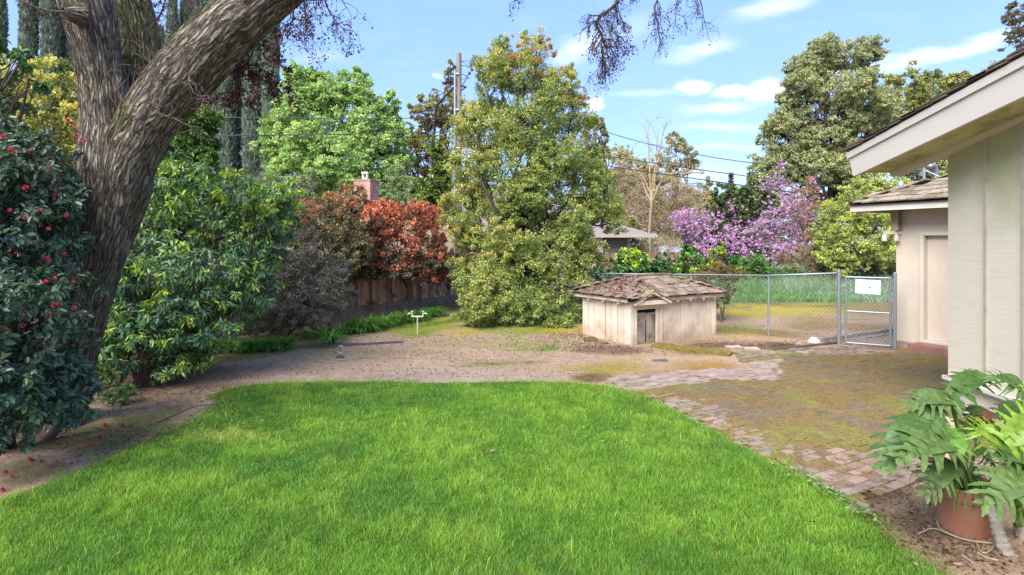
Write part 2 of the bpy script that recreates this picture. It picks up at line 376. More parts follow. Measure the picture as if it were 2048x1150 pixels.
far = np.clip((gy - 16) / 3, 0, 1)[:, None]; col = col * (1 - far) + np.array(A(120, 118, 70)) * far
paint(760, 655, 170, 22, MG, .95); paint(620, 668, 90, 14, MG, .8); paint(880, 645, 60, 16, MG, .9, rot=-.1)
paint(470, 712, 130, 16, A(120,122,58), .85, rot=-.15); paint(420, 738, 70, 16, A(110,105,62), .7); paint(650, 692, 60, 10, A(128,122,70), .6)
paint(1000, 690, 180, 10, MG, .45, 1.8, n2); paint(700, 705, 160, 8, A(150,140,80), .5, 1.6); paint(1040, 655, 140, 22, MG, .95); paint(930, 668, 60, 12, MY, .5); paint(1140, 660, 60, 14, MY, .6)
paint(1080, 690, 60, 9, MG, .55, 1.8, n2); paint(985, 727, 50, 6, MG, .6, 1.8, n2); paint(1090, 700, 40, 5, A(100,150,50), .6, 1.5, n2)
paint(1060, 725, 25, 5, A(95,140,50), .6, 1.6, n2)
paint(900, 752, 420, 14, A(178,162,142), .6); paint(520, 735, 150, 12, A(150,130,120), .5)
paint(1220, 735, 120, 18, A(160,142,60), .85, 1.6); paint(1400, 735, 90, 18, MO, .9, 1.5); paint(1180, 757, 50, 12, MB_, .9, 1.4); paint(1340, 745, 110, 10, MO, .7, 1.6)
paint(1230, 700, 90, 12, A(120,98,80), .8); paint(1450, 690, 140, 14, A(112,92,72), .9); paint(1390, 703, 80, 10, A(130,108,50), .9); paint(1560, 690, 60, 9, A(110,90,66), .9)
# back lot behind the wire fence
for q in [(1500,625,80,18,MY,.9),(1600,620,120,16,MY,.9),(1480,655,60,20,A(150,150,62),.9),(1620,650,90,20,A(150,128,70),.85),(1560,668,110,10,MO,.8),(1740,620,90,22,A(140,124,70),.9),(1730,655,70,14,MO,.8),(1550,603,90,5,A(140,110,95),.7)]:
    paint(*q[:4], q[4], q[5], 1.5)
paint(1720, 677, 70, 7, A(150,140,135), .9)
# shaded bed on the left and the strip beside the lawn
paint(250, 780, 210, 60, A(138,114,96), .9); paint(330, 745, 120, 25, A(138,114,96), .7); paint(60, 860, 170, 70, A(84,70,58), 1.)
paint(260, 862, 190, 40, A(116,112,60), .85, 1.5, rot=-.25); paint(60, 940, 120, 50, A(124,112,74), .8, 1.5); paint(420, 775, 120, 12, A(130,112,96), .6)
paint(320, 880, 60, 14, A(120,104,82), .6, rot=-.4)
# bed round the pot
paint(1800, 1050, 220, 90, A(124,102,78), .95, 1.0, rot=.5); paint(1760, 985, 60, 26, A(100,82,46), .9, 1.5); paint(1880, 1130, 120, 60, A(116,98,76), .9); paint(1800, 1010, 60, 20, A(150,132,112), .6, 1.5)
# dry tan rim along the lawn
rim = np.exp(-((sd + .07) / .07) ** 2) * np.clip(fbm(gx * 1.1, gy * 1.1, s=31, o=3) * 3.2 - 1.1, 0, 1) * (PY > 765)
col = col * (1 - .75 * rim[:, None]) + np.array(A(196, 172, 128)) * .75 * rim[:, None]
g_in = np.clip(sd / .06 + .3, 0, 1)[:, None]
col = col * (1 - g_in) + (np.array(A(70, 110, 30)) * (1 + .4 * (n2[:, None] - .5))) * g_in
ny, nx = GX.shape; i, j = np.meshgrid(np.arange(ny - 1), np.arange(nx - 1), indexing='ij')
q = np.stack([i*nx+j, i*nx+j+1, (i+1)*nx+j+1, (i+1)*nx+j], -1).reshape(-1, 4)
mg = bpy.data.materials.new('ground_soil'); n, l, b = nodes(mg)
a = n.new('ShaderNodeAttribute'); a.attribute_name = 'col'
f1 = noise_fac(n, l, 45, 6, rough=.75); f2 = noise_fac(n, l, 9, 6, rough=.7)
cur = mixrgb(n, l, 1., a.outputs['Color'], ramp(n, l, f1, .3, .7, .45, 1.6), 'MULTIPLY')
cur = mixrgb(n, l, 1., cur, ramp(n, l, f2, .3, .7, .75, 1.3), 'MULTIPLY')
vo = n.new('ShaderNodeTexVoronoi'); vo.inputs['Scale'].default_value = 28; tcn = n.new('ShaderNodeTexCoord'); l.new(tcn.outputs['Object'], vo.inputs['Vector'])
spk = ramp(n, l, vo.outputs['Distance'], .16, .10); f3 = noise_fac(n, l, 3, 4)
mm = n.new('ShaderNodeMath'); mm.operation = 'MULTIPLY'; l.new(spk, mm.inputs[0]); l.new(ramp(n, l, f3, .45, .7), mm.inputs[1])
sep = n.new('ShaderNodeSeparateColor'); l.new(vo.outputs['Color'], sep.inputs[0])
m2 = n.new('ShaderNodeMath'); m2.operation = 'MULTIPLY'; l.new(mm.outputs[0], m2.inputs[0]); l.new(ramp(n, l, sep.outputs[0], .5, .55), m2.inputs[1])
cur = mixrgb(n, l, m2.outputs[0], cur, A(190, 170, 150))
l.new(cur, b.inputs['Base Color']); b.inputs['Roughness'].default_value = .95; b.inputs['Specular IOR Level'].default_value = .15
bump(n, l, b, f1, .8, .02)
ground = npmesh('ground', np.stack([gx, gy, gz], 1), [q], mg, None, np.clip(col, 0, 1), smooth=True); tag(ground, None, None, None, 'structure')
def gh(x, y):
    x, y = float(x), float(y); i = in_poly(np.array([x]), np.array([y]), lawn_poly)[0]; d = poly_dist(np.array([x]), np.array([y]), lawn_poly)[0]
    return float(ground_h(np.array([x]), np.array([y]))[0] + (.035 * min(d / .25, 1) if i else 0))
def GG(px, py): p = G(px, py); p[2] = gh(p[0], p[1]); return p

# ---------------------------------------------------------------- brick patio
TH = math.radians(28); U = np.array([math.cos(TH), math.sin(TH), 0]); V_ = np.array([-math.sin(TH), math.cos(TH), 0])
pe = [p for p in lawn_edge if p[0] > G(1225, 780)[0] - .02 and p[1] < 8.4 and p[0] < G(1640, 962)[0]]
patio = [tuple(G(x, y)[:2]) for x, y in [(1207,757),(1300,750),(1465,738),(1510,739),(1462,706),(1560,700),(1680,690),(1800,695)]] + [(8.9,10.3),(8.2,8.6),(5.9,7.2),(5.55,5.3)] + [tuple(G(x, y)[:2]) for x, y in [(1850,965),(1730,992)]] + [tuple(p) for p in pe[::-1]]
bm_ = MB(); moss = []; r_ = np.random.default_rng(5)
PYf = lambda p: (CX + F * p[0] / p[1], HY + F * H / p[1])
for iv in range(-60, 140):
    for iu in range(-10, 90):
        c = U * (iu * .21 + (iv % 2) * .105) + V_ * (iv * .106)
        c = c + np.array([r_.normal() * .003, r_.normal() * .003, 0])
        if c[1] < 3.5 or not in_poly(np.array([c[0]]), np.array([c[1]]), patio)[0]: continue
        px, py = PYf(c); edge = poly_dist(np.array([c[0]]), np.array([c[1]]), patio)[0]
        strip = 1 if (py < 757 + (px - 1225) * .02 and px < 1560 and py > 735 - (px - 1465) * .15) or (px < 1420 and py < 788 - (px - 1225) * .12) else 0
        mo = .92 + .25 * (vn(c[0] * 1.1, c[1] * 1.1, s=8) - .5)
        if strip: mo = .2 + .2 * vn(c[0] * 3, c[1] * 3, s=9)
        elif py < 712 - abs(px - 1640) * .02 and px > 1500: mo = .45
        elif px < 1560 and py < 742: mo = .62
        if edge < .45 and py > 790: mo = .46 + .5 * edge
        if py > 905: mo = min(mo, .5)
        if 1330 < px < 1450 and 800 < py < 850: mo = .45
        if edge < .12 and py > 800 and r_.random() < .25: continue
        a_ = r_.normal() * .03; uu = (U * math.cos(a_) + V_ * math.sin(a_)) * (.0985 + r_.normal() * .001); vv = (V_ * math.cos(a_) - U * math.sin(a_)) * .0485
        z = gh(c[0], c[1]) * .6 + .012 + r_.normal() * .003 + (.006 if strip else 0)
        uu[2] = r_.normal() * .003; vv[2] = r_.normal() * .002; c[2] = z - .012
        base = np.array(A(182,158,144)) if (strip and r_.random() < .75) else [np.array(A(166,148,132)), np.array(A(158,136,122)), np.array(A(164,148,134)), np.array(A(176,148,132))][r_.integers(4)]
        bm_.box(c, uu, vv, (0, 0, .02), base * r_.uniform(.85, 1.15)); moss += [float(np.clip(mo, 0, 1))] * 8
mp_ = bpy.data.materials.new('mossy_brick'); n, l, b = nodes(mp_)
a = n.new('ShaderNodeAttribute'); a.attribute_name = 'col'; am = n.new('ShaderNodeAttribute'); am.attribute_name = 'moss'
f = noise_fac(n, l, 6, 7, rough=.7); fb = noise_fac(n, l, 30, 5, rough=.7); fc = noise_fac(n, l, 1.6, 4, stretch=(1, 1, 1)); fd = noise_fac(n, l, 1.1, 4, stretch=(1.3, .8, 1))
s1 = n.new('ShaderNodeMath'); s1.operation = 'ADD'; l.new(am.outputs['Fac'], s1.inputs[0]); l.new(ramp(n, l, f, .25, .75, -.55, .45), s1.inputs[1])
mf = ramp(n, l, s1.outputs[0], .42, .62)
mc = mixrgb(n, l, ramp(n, l, fc, .40, .60), A(130, 112, 86), A(138, 114, 66)); mc = mixrgb(n, l, ramp(n, l, fd, .52, .66), mc, A(136, 130, 68))
mc = mixrgb(n, l, 1., mc, ramp(n, l, fb, .3, .7, .5, 1.5), 'MULTIPLY'); mc = mixrgb(n, l, 1., mc, ramp(n, l, f, .3, .7, .82, 1.18), 'MULTIPLY')
bc = mixrgb(n, l, 1., a.outputs['Color'], ramp(n, l, fb, .3, .7, .75, 1.25), 'MULTIPLY')
l.new(mixrgb(n, l, mf, bc, mc), b.inputs['Base Color']); b.inputs['Roughness'].default_value = .9; b.inputs['Specular IOR Level'].default_value = .2
bump(n, l, b, fb, .6, .008)
po = bm_.build('brick_patio', mp_); at = po.data.attributes.new('moss', 'FLOAT', 'POINT'); at.data.foreach_set('value', np.array(moss, np.float32))
tag(po, None, None, None, 'structure')
# moss bedding between and under the bricks
bx, by = np.meshgrid(np.arange(.8, 9.4, .04), np.arange(3.6, 12.6, .04)); bi = in_poly(bx, by, patio)
idx = -np.ones(bx.shape, int); cells = bi[:-1, :-1] & bi[1:, :-1] & bi[:-1, 1:] & bi[1:, 1:]
allv = np.stack([bx.ravel(), by.ravel(), np.zeros(bx.size)], 1); allv[:, 2] = ground_h(allv[:, 0], allv[:, 1]) * .6 + .0125
ped = poly_dist(allv[:, 0], allv[:, 1], patio); ppx, ppy = CX + F * allv[:, 0] / allv[:, 1], HY + F * H / allv[:, 1]
pstrip = ((ppy < 762) & (ppx < 1540)) | ((ppx < 1420) & (ppy < 788 - (ppx - 1225) * .12)); psp = ((ppy < 712) & (ppx > 1500)); pnear = (ppy > 880) | ((ped < .42) & (ppy > 790))
allv[:, 2] += np.where(pstrip, -.004, np.where(pnear, .003, np.where(psp, .006, .0085))) + .016 * (fbm(allv[:, 0] * 2.2, allv[:, 1] * 2.2, s=21, o=5) - .46)
ii, jj = np.nonzero(cells); w_ = bx.shape[1]; qs = np.stack([ii*w_+jj, ii*w_+jj+1, (ii+1)*w_+jj+1, (ii+1)*w_+jj], 1)
used = np.unique(qs); remap = -np.ones(len(allv), int); remap[used] = np.arange(len(used))
mcol = np.array(A(112, 98, 56))[None] * (1 + .6 * (fbm(allv[used, 0] * 3, allv[used, 1] * 3, s=22) - .5))[:, None]
pm = npmesh('patio_moss', allv[used], [remap[qs]], mp_, None, mcol, smooth=True); at = pm.data.attributes.new('moss', 'FLOAT', 'POINT'); at.data.foreach_set('value', np.full(len(used), 1.3, np.float32)); tag(pm, None, None, None, 'structure')

# ---------------------------------------------------------------- lawn blades
def blades(name, x, y, z, h, w, colr, mat, lean=.5, seed=2, parent=None):
    r_ = np.random.default_rng(seed); n_ = len(x); a = r_.random(n_) * 2 * math.pi; la = r_.random(n_) * 2 * math.pi
    B = np.stack([np.cos(a), np.sin(a), 0 * a], 1); D = np.stack([np.cos(la), np.sin(la), 0 * a], 1) * (lean * r_.random(n_) ** .7)[:, None]
    p = np.stack([x, y, z], 1); w2 = (w * .5)[:, None]; h_ = h[:, None]; up = np.array([0, 0, 1.])
    m = p + up * h_ * .55 + D * h_ * .3; t = p + up * h_ * .92 + D * h_ * 1.0
    V = np.stack([p - B*w2, p + B*w2, m + B*w2*.8, m - B*w2*.8, t], 1).reshape(-1, 3); k = np.arange(n_)[:, None] * 5
    return npmesh(name, V, [k + np.array([[0, 1, 2, 3]]), k + np.array([[3, 2, 4]])], mat, parent, np.repeat(np.clip(colr, 0, 1), 5, 0))
r_ = np.random.default_rng(12)
N = 1150000; x = r_.uniform(-6.5, 5.2, N); y = 1.6 + 7.4 * r_.random(N)
keep = (in_poly(x, y, lawn_poly) | (poly_dist(x, y, lawn_poly) < .13 * r_.random(N) ** 2.5 * 2 * fbm(x * 5, y * 5, s=44, o=2))) & (r_.random(N) < np.clip(1.25 - (y - 3.5) * .09, .55, 1)) & (np.abs(x) < y * 1.02 + .8)
x, y = x[keep], y[keep]; d = poly_dist(x, y, lawn_poly)
tuft = fbm(x * 9, y * 9, s=41, o=3); pat = fbm(x * .9, y * .9, s=42, o=4); pat2 = fbm(x * 2.6 + 9, y * 2.6, s=43, o=4)
longb = np.random.default_rng(77).random(len(x)) < .012
ht = (.028 + .043 * np.clip(tuft * 1.5 - .25, 0, 1)) * (.65 + .7 * pat2) * r_.uniform(.6, 1.25, len(x)) * np.clip(.45 + d * 4, 0, 1) * np.where(longb, 1.9, 1)
g1, g2, g3, g4 = [np.array(t) for t in (A(138,184,66,.70), A(168,204,80,.72), A(108,160,64,.68), A(206,214,110,.7))]
t1 = np.clip((pat - .33) * 3, 0, 1)[:, None]; cg = g3 * (1 - t1) + g1 * t1
t2 = np.clip((pat2 - .45) * 3.5, 0, 1)[:, None]; cg = cg * (1 - t2 * .6) + g2 * t2 * .6
lx, ly = CX + F * x / y, HY + F * H / y
yel = np.clip(1 - np.hypot((lx - 430) / 90, (ly - 880) / 22) + (pat2 - .5) * 1.5, 0, 1)[:, None]; cg = cg * (1 - .7 * yel) + g4 * .7 * yel
dry = (np.clip((.16 - d) / .16, 0, 1) * r_.random(len(x)))[:, None]; cg = cg * (1 - .6 * dry) + np.array(A(176, 172, 84)) * .6 * dry
cg[longb] = cg[longb] * 1.5; dead = r_.random(len(x)) < .035; cg[dead] = np.array(A(190, 176, 110))
cg = cg * r_.uniform(.62, 1.38, (len(x), 1)) * (.72 + .56 * tuft)[:, None]
lawn = blades('lawn_grass', x, y, ground_h(x, y) + .035 * np.clip(d / .25, 0, 1) - .004, ht, .0034 * r_.uniform(.7, 1.3, len(x)) * (1 + .12 * (y - 3.5).clip(0)), cg, M['grass'], .75)
tag(lawn, 'bright green mown lawn filling the foreground beside the brick patio', 'grass', kind='stuff')
# loose tufts and weeds on the bare soil
def weed_patch(name, spots, h, colr, label, cat, seed, w=.005, n=220):
    r_ = np.random.default_rng(seed); X, Y, Hh = [], [], []
    for px, py, rx, ry, k in spots:
        m = int(n * k); c = G(px, py); X.append(c[0] + r_.normal(size=m) * rx); Y.append(c[1] + r_.normal(size=m) * ry); Hh.append(h * r_.uniform(.4, 1.2, m))
    X, Y, Hh = map(np.concatenate, (X, Y, Hh)); cc = np.array(colr)[r_.integers(0, len(colr), len(X))] * r_.uniform(.7, 1.3, (len(X), 1))
    return tag(blades(name, X, Y, ground_h(X, Y) - .003, Hh, np.full(len(X), w), cc, M['grass'], .9, seed), label, cat, kind='stuff')
weed_patch('weed_tufts', [(1085,700,.35,.12,2),(1110,695,.2,.08,1),(1060,725,.2,.05,.8),(985,728,.3,.05,1),(940,733,.2,.04,.5),(1040,680,.5,.2,1),(960,720,.2,.06,.4),(1150,676,.3,.2,1),(870,706,.2,.1,.4),(1180,640,.4,.3,1.5)], .045,
           [A(110,170,60), A(130,180,70), A(90,140,50)], 'sparse pale green weed tufts on the bare soil before the wooden kennel', 'weeds', 51)
r_ = np.random.default_rng(61); X = r_.uniform(-5.4, -1.2, 26000); Y = r_.uniform(12.0, 18, 26000)
k = (fbm(X, Y, s=15) > .42) & (np.abs((Y - 12.9) - (X + 5.6) * .85) < 1.1); X, Y = X[k], Y[k]
tag(blades('moss_grass', X, Y, ground_h(X, Y) - .003, .05 * r_.uniform(.4, 1.2, len(X)), np.full(len(X), .01), np.array([A(120,150,60), A(100,150,60), A(160,160,70)])[r_.integers(0, 3, len(X))] * r_.uniform(.7, 1.3, (len(X), 1)), M['grass'], .9),
    'short patchy green grass in front of the strap leaf border by the board fence', 'grass', kind='stuff')
# tall rough grass behind the wire fence
r_ = np.random.default_rng(62); n_ = 130000; X = r_.uniform(4.5, 24, n_); Y = 20.6 + 15 * r_.random(n_) ** 1.3
hn = fbm(X * .7, Y * .7, s=16, o=3); hh = (.45 + .75 * hn) * np.clip((Y - 20.4) / 1.2, .3, 1)
tt = fbm(X * .35, Y * .5, s=17, o=3)[:, None]; tt = np.clip((tt - .38) * 4, 0, 1)
cc = np.array(A(146,194,104)) * (1 - tt) + np.array(A(182,210,170)) * tt; wh = (r_.random(n_) < .02) & (hn > .5); cc = cc * r_.uniform(.65, 1.3, (n_, 1)); cc[wh] = A(215, 220, 205)
tag(blades('tall_grass', X, Y, 0 * X, hh * r_.uniform(.35, 1.1, n_), np.full(n_, .03), cc, M['grass'], .9),
    'tall rough bluish green grass and weeds in the lot beyond the wire fence', 'grass', kind='stuff')
# leaf litter
r_ = np.random.default_rng(63)
def litter(name, spots, size, cols, label, seed, n=300, asp=.6, zoff=.004, inside_only=False):
    r_ = np.random.default_rng(seed); X, Y = [], []
    for px, py, rx, ry, k in spots:
        m = int(n * k); c = G(px, py); X.append(c[0] + r_.normal(size=m) * rx); Y.append(c[1] + r_.normal(size=m) * ry)
    X, Y = np.concatenate(X), np.concatenate(Y); n_ = len(X)
    Pt = np.stack([X, Y, ground_h(X, Y) + zoff + r_.random(n_) * .01], 1)
    ins = in_poly(X, Y, lawn_poly); Pt[ins, 2] += .06
    if inside_only: Pt = Pt[ins]; n_ = len(Pt)
    A_ = norm(np.stack([r_.normal(size=n_), r_.normal(size=n_), r_.normal(size=n_) * .2], 1)); N_ = norm(np.stack([r_.normal(size=n_) * .35, r_.normal(size=n_) * .35, np.ones(n_)], 1))
    L_ = size * r_.uniform(.5, 1.4, n_); Vv, Fc, nv = leaf_np(Pt, A_, N_, L_, L_ * asp, 'l')
    cc = np.array(cols)[r_.integers(0, len(cols), n_)] * r_.uniform(.6, 1.3, (n_, 1))
    return tag(npmesh(name, Vv, [Fc], M['leaf_matt'], None, np.repeat(cc, nv, 0)), label, 'leaf litter', kind='stuff')
BR = [A(150,118,92), A(120,90,70), A(170,145,120), A(95,70,56), A(140,100,72)]
litter('leaf_litter', [(1000,670,1.6,.7,2),(1180,690,.6,.35,2),(1250,700,.8,.25,1.5),(1150,672,.5,.3,2),(700,678,1.2,.3,1.2),(850,690,2,.5,1),(1450,690,.9,.25,1.5),(1600,690,.8,.2,1.5),(900,710,2.5,.6,2.2),(1500,660,1.2,.8,1),(1650,650,1.5,1,1),(640,700,1,.4,.6)], .035, BR,
       'small brown fallen leaves scattered over the soil round the kennel', 71)
litter('leaf_debris', [(1830,1040,.22,.3,.5),(1910,1115,.25,.18,.6),(1870,1085,.2,.15,.5),(1800,990,.2,.15,.3),(2000,1110,.3,.3,.3)], .032, BR,
       'dry curled leaves on the soil round the terracotta pot', 72, asp=.5)
litter('bed_litter', [(250,800,.8,.5,1.6),(120,890,.8,.4,1.6),(330,770,.9,.6,1.6),(300,880,.6,.3,1),(420,790,.5,.3,.8),(480,700,.8,.4,.8),(700,745,1.5,.3,1),(1000,745,1.2,.3,.8)], .03, BR, 'brown leaf crumbs on the shaded bed under the camellia', 73)
litter('lawn_leaves', [(650,850,1.6,.9,.09),(1000,950,1.3,.8,.09),(1500,1000,.7,.5,.035),(900,850,2,1,.04)], .04, BR, 'few dry brown leaves lying on the green lawn', 74)
o = litter('clover', [(1690,985,.16,.14,1.6),(1640,950,.14,.12,1),(1745,1030,.12,.12,.9),(450,850,.25,.15,.4),(1200,880,.3,.2,.3)], .028, [A(120,178,84), A(90,150,70), A(150,196,100)], 'low clover weeds in the lawn along the brick edge', 75, asp=.9, zoff=.0, inside_only=True); o['category'] = 'clover'
# ---------------------------------------------------------------- near house (right edge)
M['siding'] = bpy.data.materials.new('painted_siding'); n, l, b = nodes(M['siding'])
fa = noise_fac(n, l, 4, 6, stretch=(1, .6, 14), rough=.7); fb = noise_fac(n, l, 1.2, 4)
fl = noise_fac(n, l, 9, 6, stretch=(1, .35, 20), rough=.8)
cur = mixrgb(n, l, 1., S(222, 212, 190, .84), ramp(n, l, fa, .35, .65, .90, 1.05), 'MULTIPLY')
cur = mixrgb(n, l, ramp(n, l, fl, .62, .72), cur, S(176, 170, 156)); cur = mixrgb(n, l, ramp(n, l, fb, .55, .8, 0, .35), cur, S(206, 198, 180))
# green tint growing stronger towards the wall top
tcz = n.new('ShaderNodeTexCoord'); sz = n.new('ShaderNodeSeparateXYZ'); l.new(tcz.outputs['Object'], sz.inputs[0])
az = n.new('ShaderNodeMath'); az.operation = 'ADD'; l.new(sz.outputs[2], az.inputs[0]); l.new(ramp(n, l, fb, .3, .7, -.35, .35), az.inputs[1])
top_tint = ramp(n, l, az.outputs[0], 2.35, 3.1, 0, .8)
cur = mixrgb(n, l, top_tint, cur, S(150, 152, 100)); l.new(cur, b.inputs['Base Color']); b.inputs['Roughness'].default_value = .65
bump(n, l, b, fl, .25, .006)
M['batten'] = surf('batten_shade_paint', S(176, 166, 148, .9), .75, .1, 5, dirt=S(140, 130, 112), dscale=6, dlo=.55, dhi=.75, attr=False)  # beige darkened for the shade of the recessed strips
M['fascia'] = surf('fascia_paint', S(214, 206, 192, .84), .6, .05, 4, dirt=S(180, 170, 152), dscale=5, dlo=.66, dhi=.85, bscale=20, stretch=(1, .15, 1), bstr=.2, attr=False)
M['soffit'] = surf('green_soffit', S(190, 186, 140), .7, .2, 3, dirt=S(120, 124, 70), dscale=4, dlo=.4, dhi=.75, bscale=30, stretch=(1, .3, 1), attr=False)  # greenish base with random greener patches
M['shake'] = surf('weathered_shake', (1.15, 1.1, 1.05), .9, .35, 14, dirt=A(120, 112, 60), dscale=5, dlo=.55, dhi=.72, bscale=40, stretch=(1, 1, 1), bstr=.6, bdist=.01)
hb = empty('house', (5.57, 7.3, 0), 'cream board and batten house wall with deep white roof overhang beside the potted plant', 'house')
XW = lambda Y: 5.57 - (7.3 - Y) * .068
def wallpt(Y, z, o=0): return np.array([XW(Y) - o, Y, z])
w = MB()
def wallbox(mb, y0, y1, z0, z1, o0, o1, col=(1, 1, 1)):   # slab along the wall line, from offset o0 (inner) to o1 (outer)
    a0, a1, b0, b1 = wallpt(y0, z0, o0), wallpt(y0, z0, o1), wallpt(y1, z0, o0), wallpt(y1, z0, o1)
    t = np.array([0, 0, z1 - z0]); mb.hexa([a1, a0, b0, b1, a1+t, a0+t, b0+t, b1+t], col)
wt = lambda y: 3.35 + (8.42 - y) * .165
for o0, o1 in ((-.14, 0), (-6, -.141)):
    w.hexa([wallpt(1., .46, o1), wallpt(1., .46, o0), wallpt(7.3, .46, o0), wallpt(7.3, .46, o1), wallpt(1., wt(1.), o1), wallpt(1., wt(1.), o0), wallpt(7.3, wt(7.3), o0), wallpt(7.3, wt(7.3), o1)])
w.build('wall', M['siding'], hb, usecol=False)
w = MB(); wallbox(w, 1.0, 7.25, -.1, .40, -6, -.04); w.build('foundation', M['white_paint'], hb)
w = MB(); wallbox(w, 1.0, 7.34, .405, .45, -.1, .055); w.hexa([wallpt(1, .45, -.1), wallpt(1, .45, .05), wallpt(7.3, .45, .05), wallpt(7.3, .45, -.1), wallpt(1, .475, -.1), wallpt(1, .455, .012), wallpt(7.3, .455, .012), wallpt(7.3, .475, -.1)]); w.build('drip_ledge', M['fascia'], hb)
for yb in (6.66, 6.13, 5.55, 4.95, 4.35, 3.75):
    w = MB(); wallbox(w, yb - .022, yb + .022, .48, 3.7, .001, .02); w.build('batten', M['batten'], hb, usecol=False)
    
RS = .165
def rk(x, y, zt): return np.array([x, y, zt + (8.42 - y) * RS])   # height along the rake
def rakeboard(mb, x0, x1, y0, y1, zb0, zt0, cut=0.10):
    c = [rk(x0, y0, zb0), rk(x1, y0, zb0), rk(x1, y1 - cut, zb0), rk(x0, y1 - cut, zb0), rk(x0, y0, zt0), rk(x1, y0, zt0), rk(x1, y1, zt0), rk(x0, y1, zt0)]
    mb.hexa(c)
w = MB(); rakeboard(w, 4.955, 5.0, .8, 8.40, 3.09, 3.375); w.build('fascia', M['fascia'], hb)
w = MB(); rakeboard(w, 4.93, 4.995, .8, 8.44, 3.378, 3.47, .03); w.build('fascia_trim', M['fascia'], hb)
w = MB(); rakeboard(w, 5.0, 5.46, .8, 8.36, 3.13, 3.16); w.build('soffit', M['soffit'], hb, usecol=False)
w = MB(); rakeboard(w, 5.46, 5.60, .8, 8.34, 3.07, 3.34); rakeboard(w, 7.4, 7.52, 5, 8.34, 3.07, 3.34); w.build('rafter_beam', M['fascia'], hb)
w = MB(); rakeboard(w, 5.0, 11, .8, 8.40, 3.36, 3.375, 0); w.build('roof_deck', M['fascia'], hb)
r_ = np.random.default_rng(31); w = MB(); yy_ = 8.5; row = 0
while yy_ > 1.0:
    x_ = 4.9
    while x_ < 11.5:
        wd = r_.uniform(.1, .28) if x_ > 4.95 else .3; ln = .5 + r_.normal() * .02; lift = .03 + r_.random() * .02
        y1 = yy_ + r_.normal() * .02; c = rk(x_ + wd/2, y1 - ln/2, 3.475 + lift * .5 + .012); u_ = np.array([wd/2 - .003, 0, 0]); v_ = np.array([0, ln/2, -(ln/2) * (RS - .055)])
        w.box(c + np.array([0, 0, .012]), u_, v_, (0, 0, .011 + .006 * r_.random()), np.array(A(112, 100, 88)) * r_.uniform(.6, 1.25)); x_ += wd
    yy_ -= .26; row += 1
w.build('roof', M['shake'], hb)

# ---------------------------------------------------------------- garage
M['stucco'] = surf('stucco', S(214, 200, 180, .86), .9, .07, 3, dirt=S(180, 165, 145), dscale=3, dlo=.6, dhi=.9, bscale=90, bstr=.5, bdist=.004, attr=False)
gd = np.array([.464, -.886, 0]); gi = np.array([.886, .464, 0]); up = np.array([0, 0, 1.]); GC = np.array([8.0, 11.9, 0])
gb = empty('garage', GC, 'small stucco garage with mossy shake hip roof and cream door behind the wire gate', 'garage')
def gq(a, i, z): return GC + gd * a + gi * i + up * z       # along wall, inward, height
def gbox(mb, a0, a1, i0, i1, z0, z1, col=(1, 1, 1)):
    mb.box((gq(a0, i0, z0) + gq(a1, i1, z1)) / 2, gd * (a1 - a0) / 2, gi * (i1 - i0) / 2, up * (z1 - z0) / 2, col)
w = MB(); gbox(w, 0, .52, 0, 4, 0, 2.95); gbox(w, .52, 1.5, 0, 4, 2.28, 2.95); gbox(w, 1.5, 3.2, 0, 4, 0, 2.95); gbox(w, .52, 1.5, 0, 4, 0, .155); gbox(w, .52, 1.5, .3, 4, .155, 2.28); w.build('wall', M['stucco'], gb, usecol=False)
w = MB(); gbox(w, -.01, .42, -.02, 0, -.05, .12); gbox(w, -.03, 3, -.04, 0.0, -.05, .06); w.build('footing', surf('pink_footing', S(176,150,138,.8), .9, .2, 6, attr=False), gb)
w = MB(); gbox(w, .46, .53, -.025, .12, .15, 2.29); gbox(w, 1.49, 1.56, -.025, .12, .15, 2.29); gbox(w, .46, 1.56, -.027, .12, 2.292, 2.36); w.build('door_frame', M['white_paint'], gb)
w = MB(); gbox(w, .535, 1.485, .1, .14, .2, 2.28, np.array((1.0, .93, .9))); dr = w.build('door', M['white_paint'], gb)
w = MB(); gbox(w, .5, 1.52, -.06, .1, .155, .195, (.95, .95, .95)); w.build('door_sill', M['white_paint'], gb)
w = MB(); w.lathe(gq(1.40, .06, 1.15), [(.0, -.03), (.03, -.02), (.03, .02), (0, .03)], 10); w.build('door_knob', M['steel'], dr, smooth=True)
w = MB(); gbox(w, .44, 2.2, -.42, -.045, -.05, .15); w.build('door_step', surf('red_step', S(166,118,106,.75), .8, .18, 5, dirt=S(96,84,48,.7), dscale=4, dlo=.5, dhi=.75, attr=False), gb)
EZ = 2.80; o = .6
w = MB(); gbox(w, -o, 3.2, -o, -o + .04, EZ, EZ + .14); w.build('fascia', M['fascia'], gb); w = MB(); gbox(w, -o, -o + .04, -o + .045, 4, EZ, EZ + .14); w.build('fascia', M['fascia'], gb)
w = MB(); gbox(w, -o + .04, 3.2, -o + .045, 0, EZ + .06, EZ + .08); gbox(w, -o + .045, 0, 0, 4, EZ + .062, EZ + .082); w.build('soffit', surf('tan_soffit', S(150,130,108,.8), .8, attr=False), gb)
w = MB(); gbox(w, -.02, .12, -.16, -.02, 2.4, EZ + .05); w.build('eave_bracket', surf('tan_wood', S(176,156,130,.8), .8, attr=False), gb)
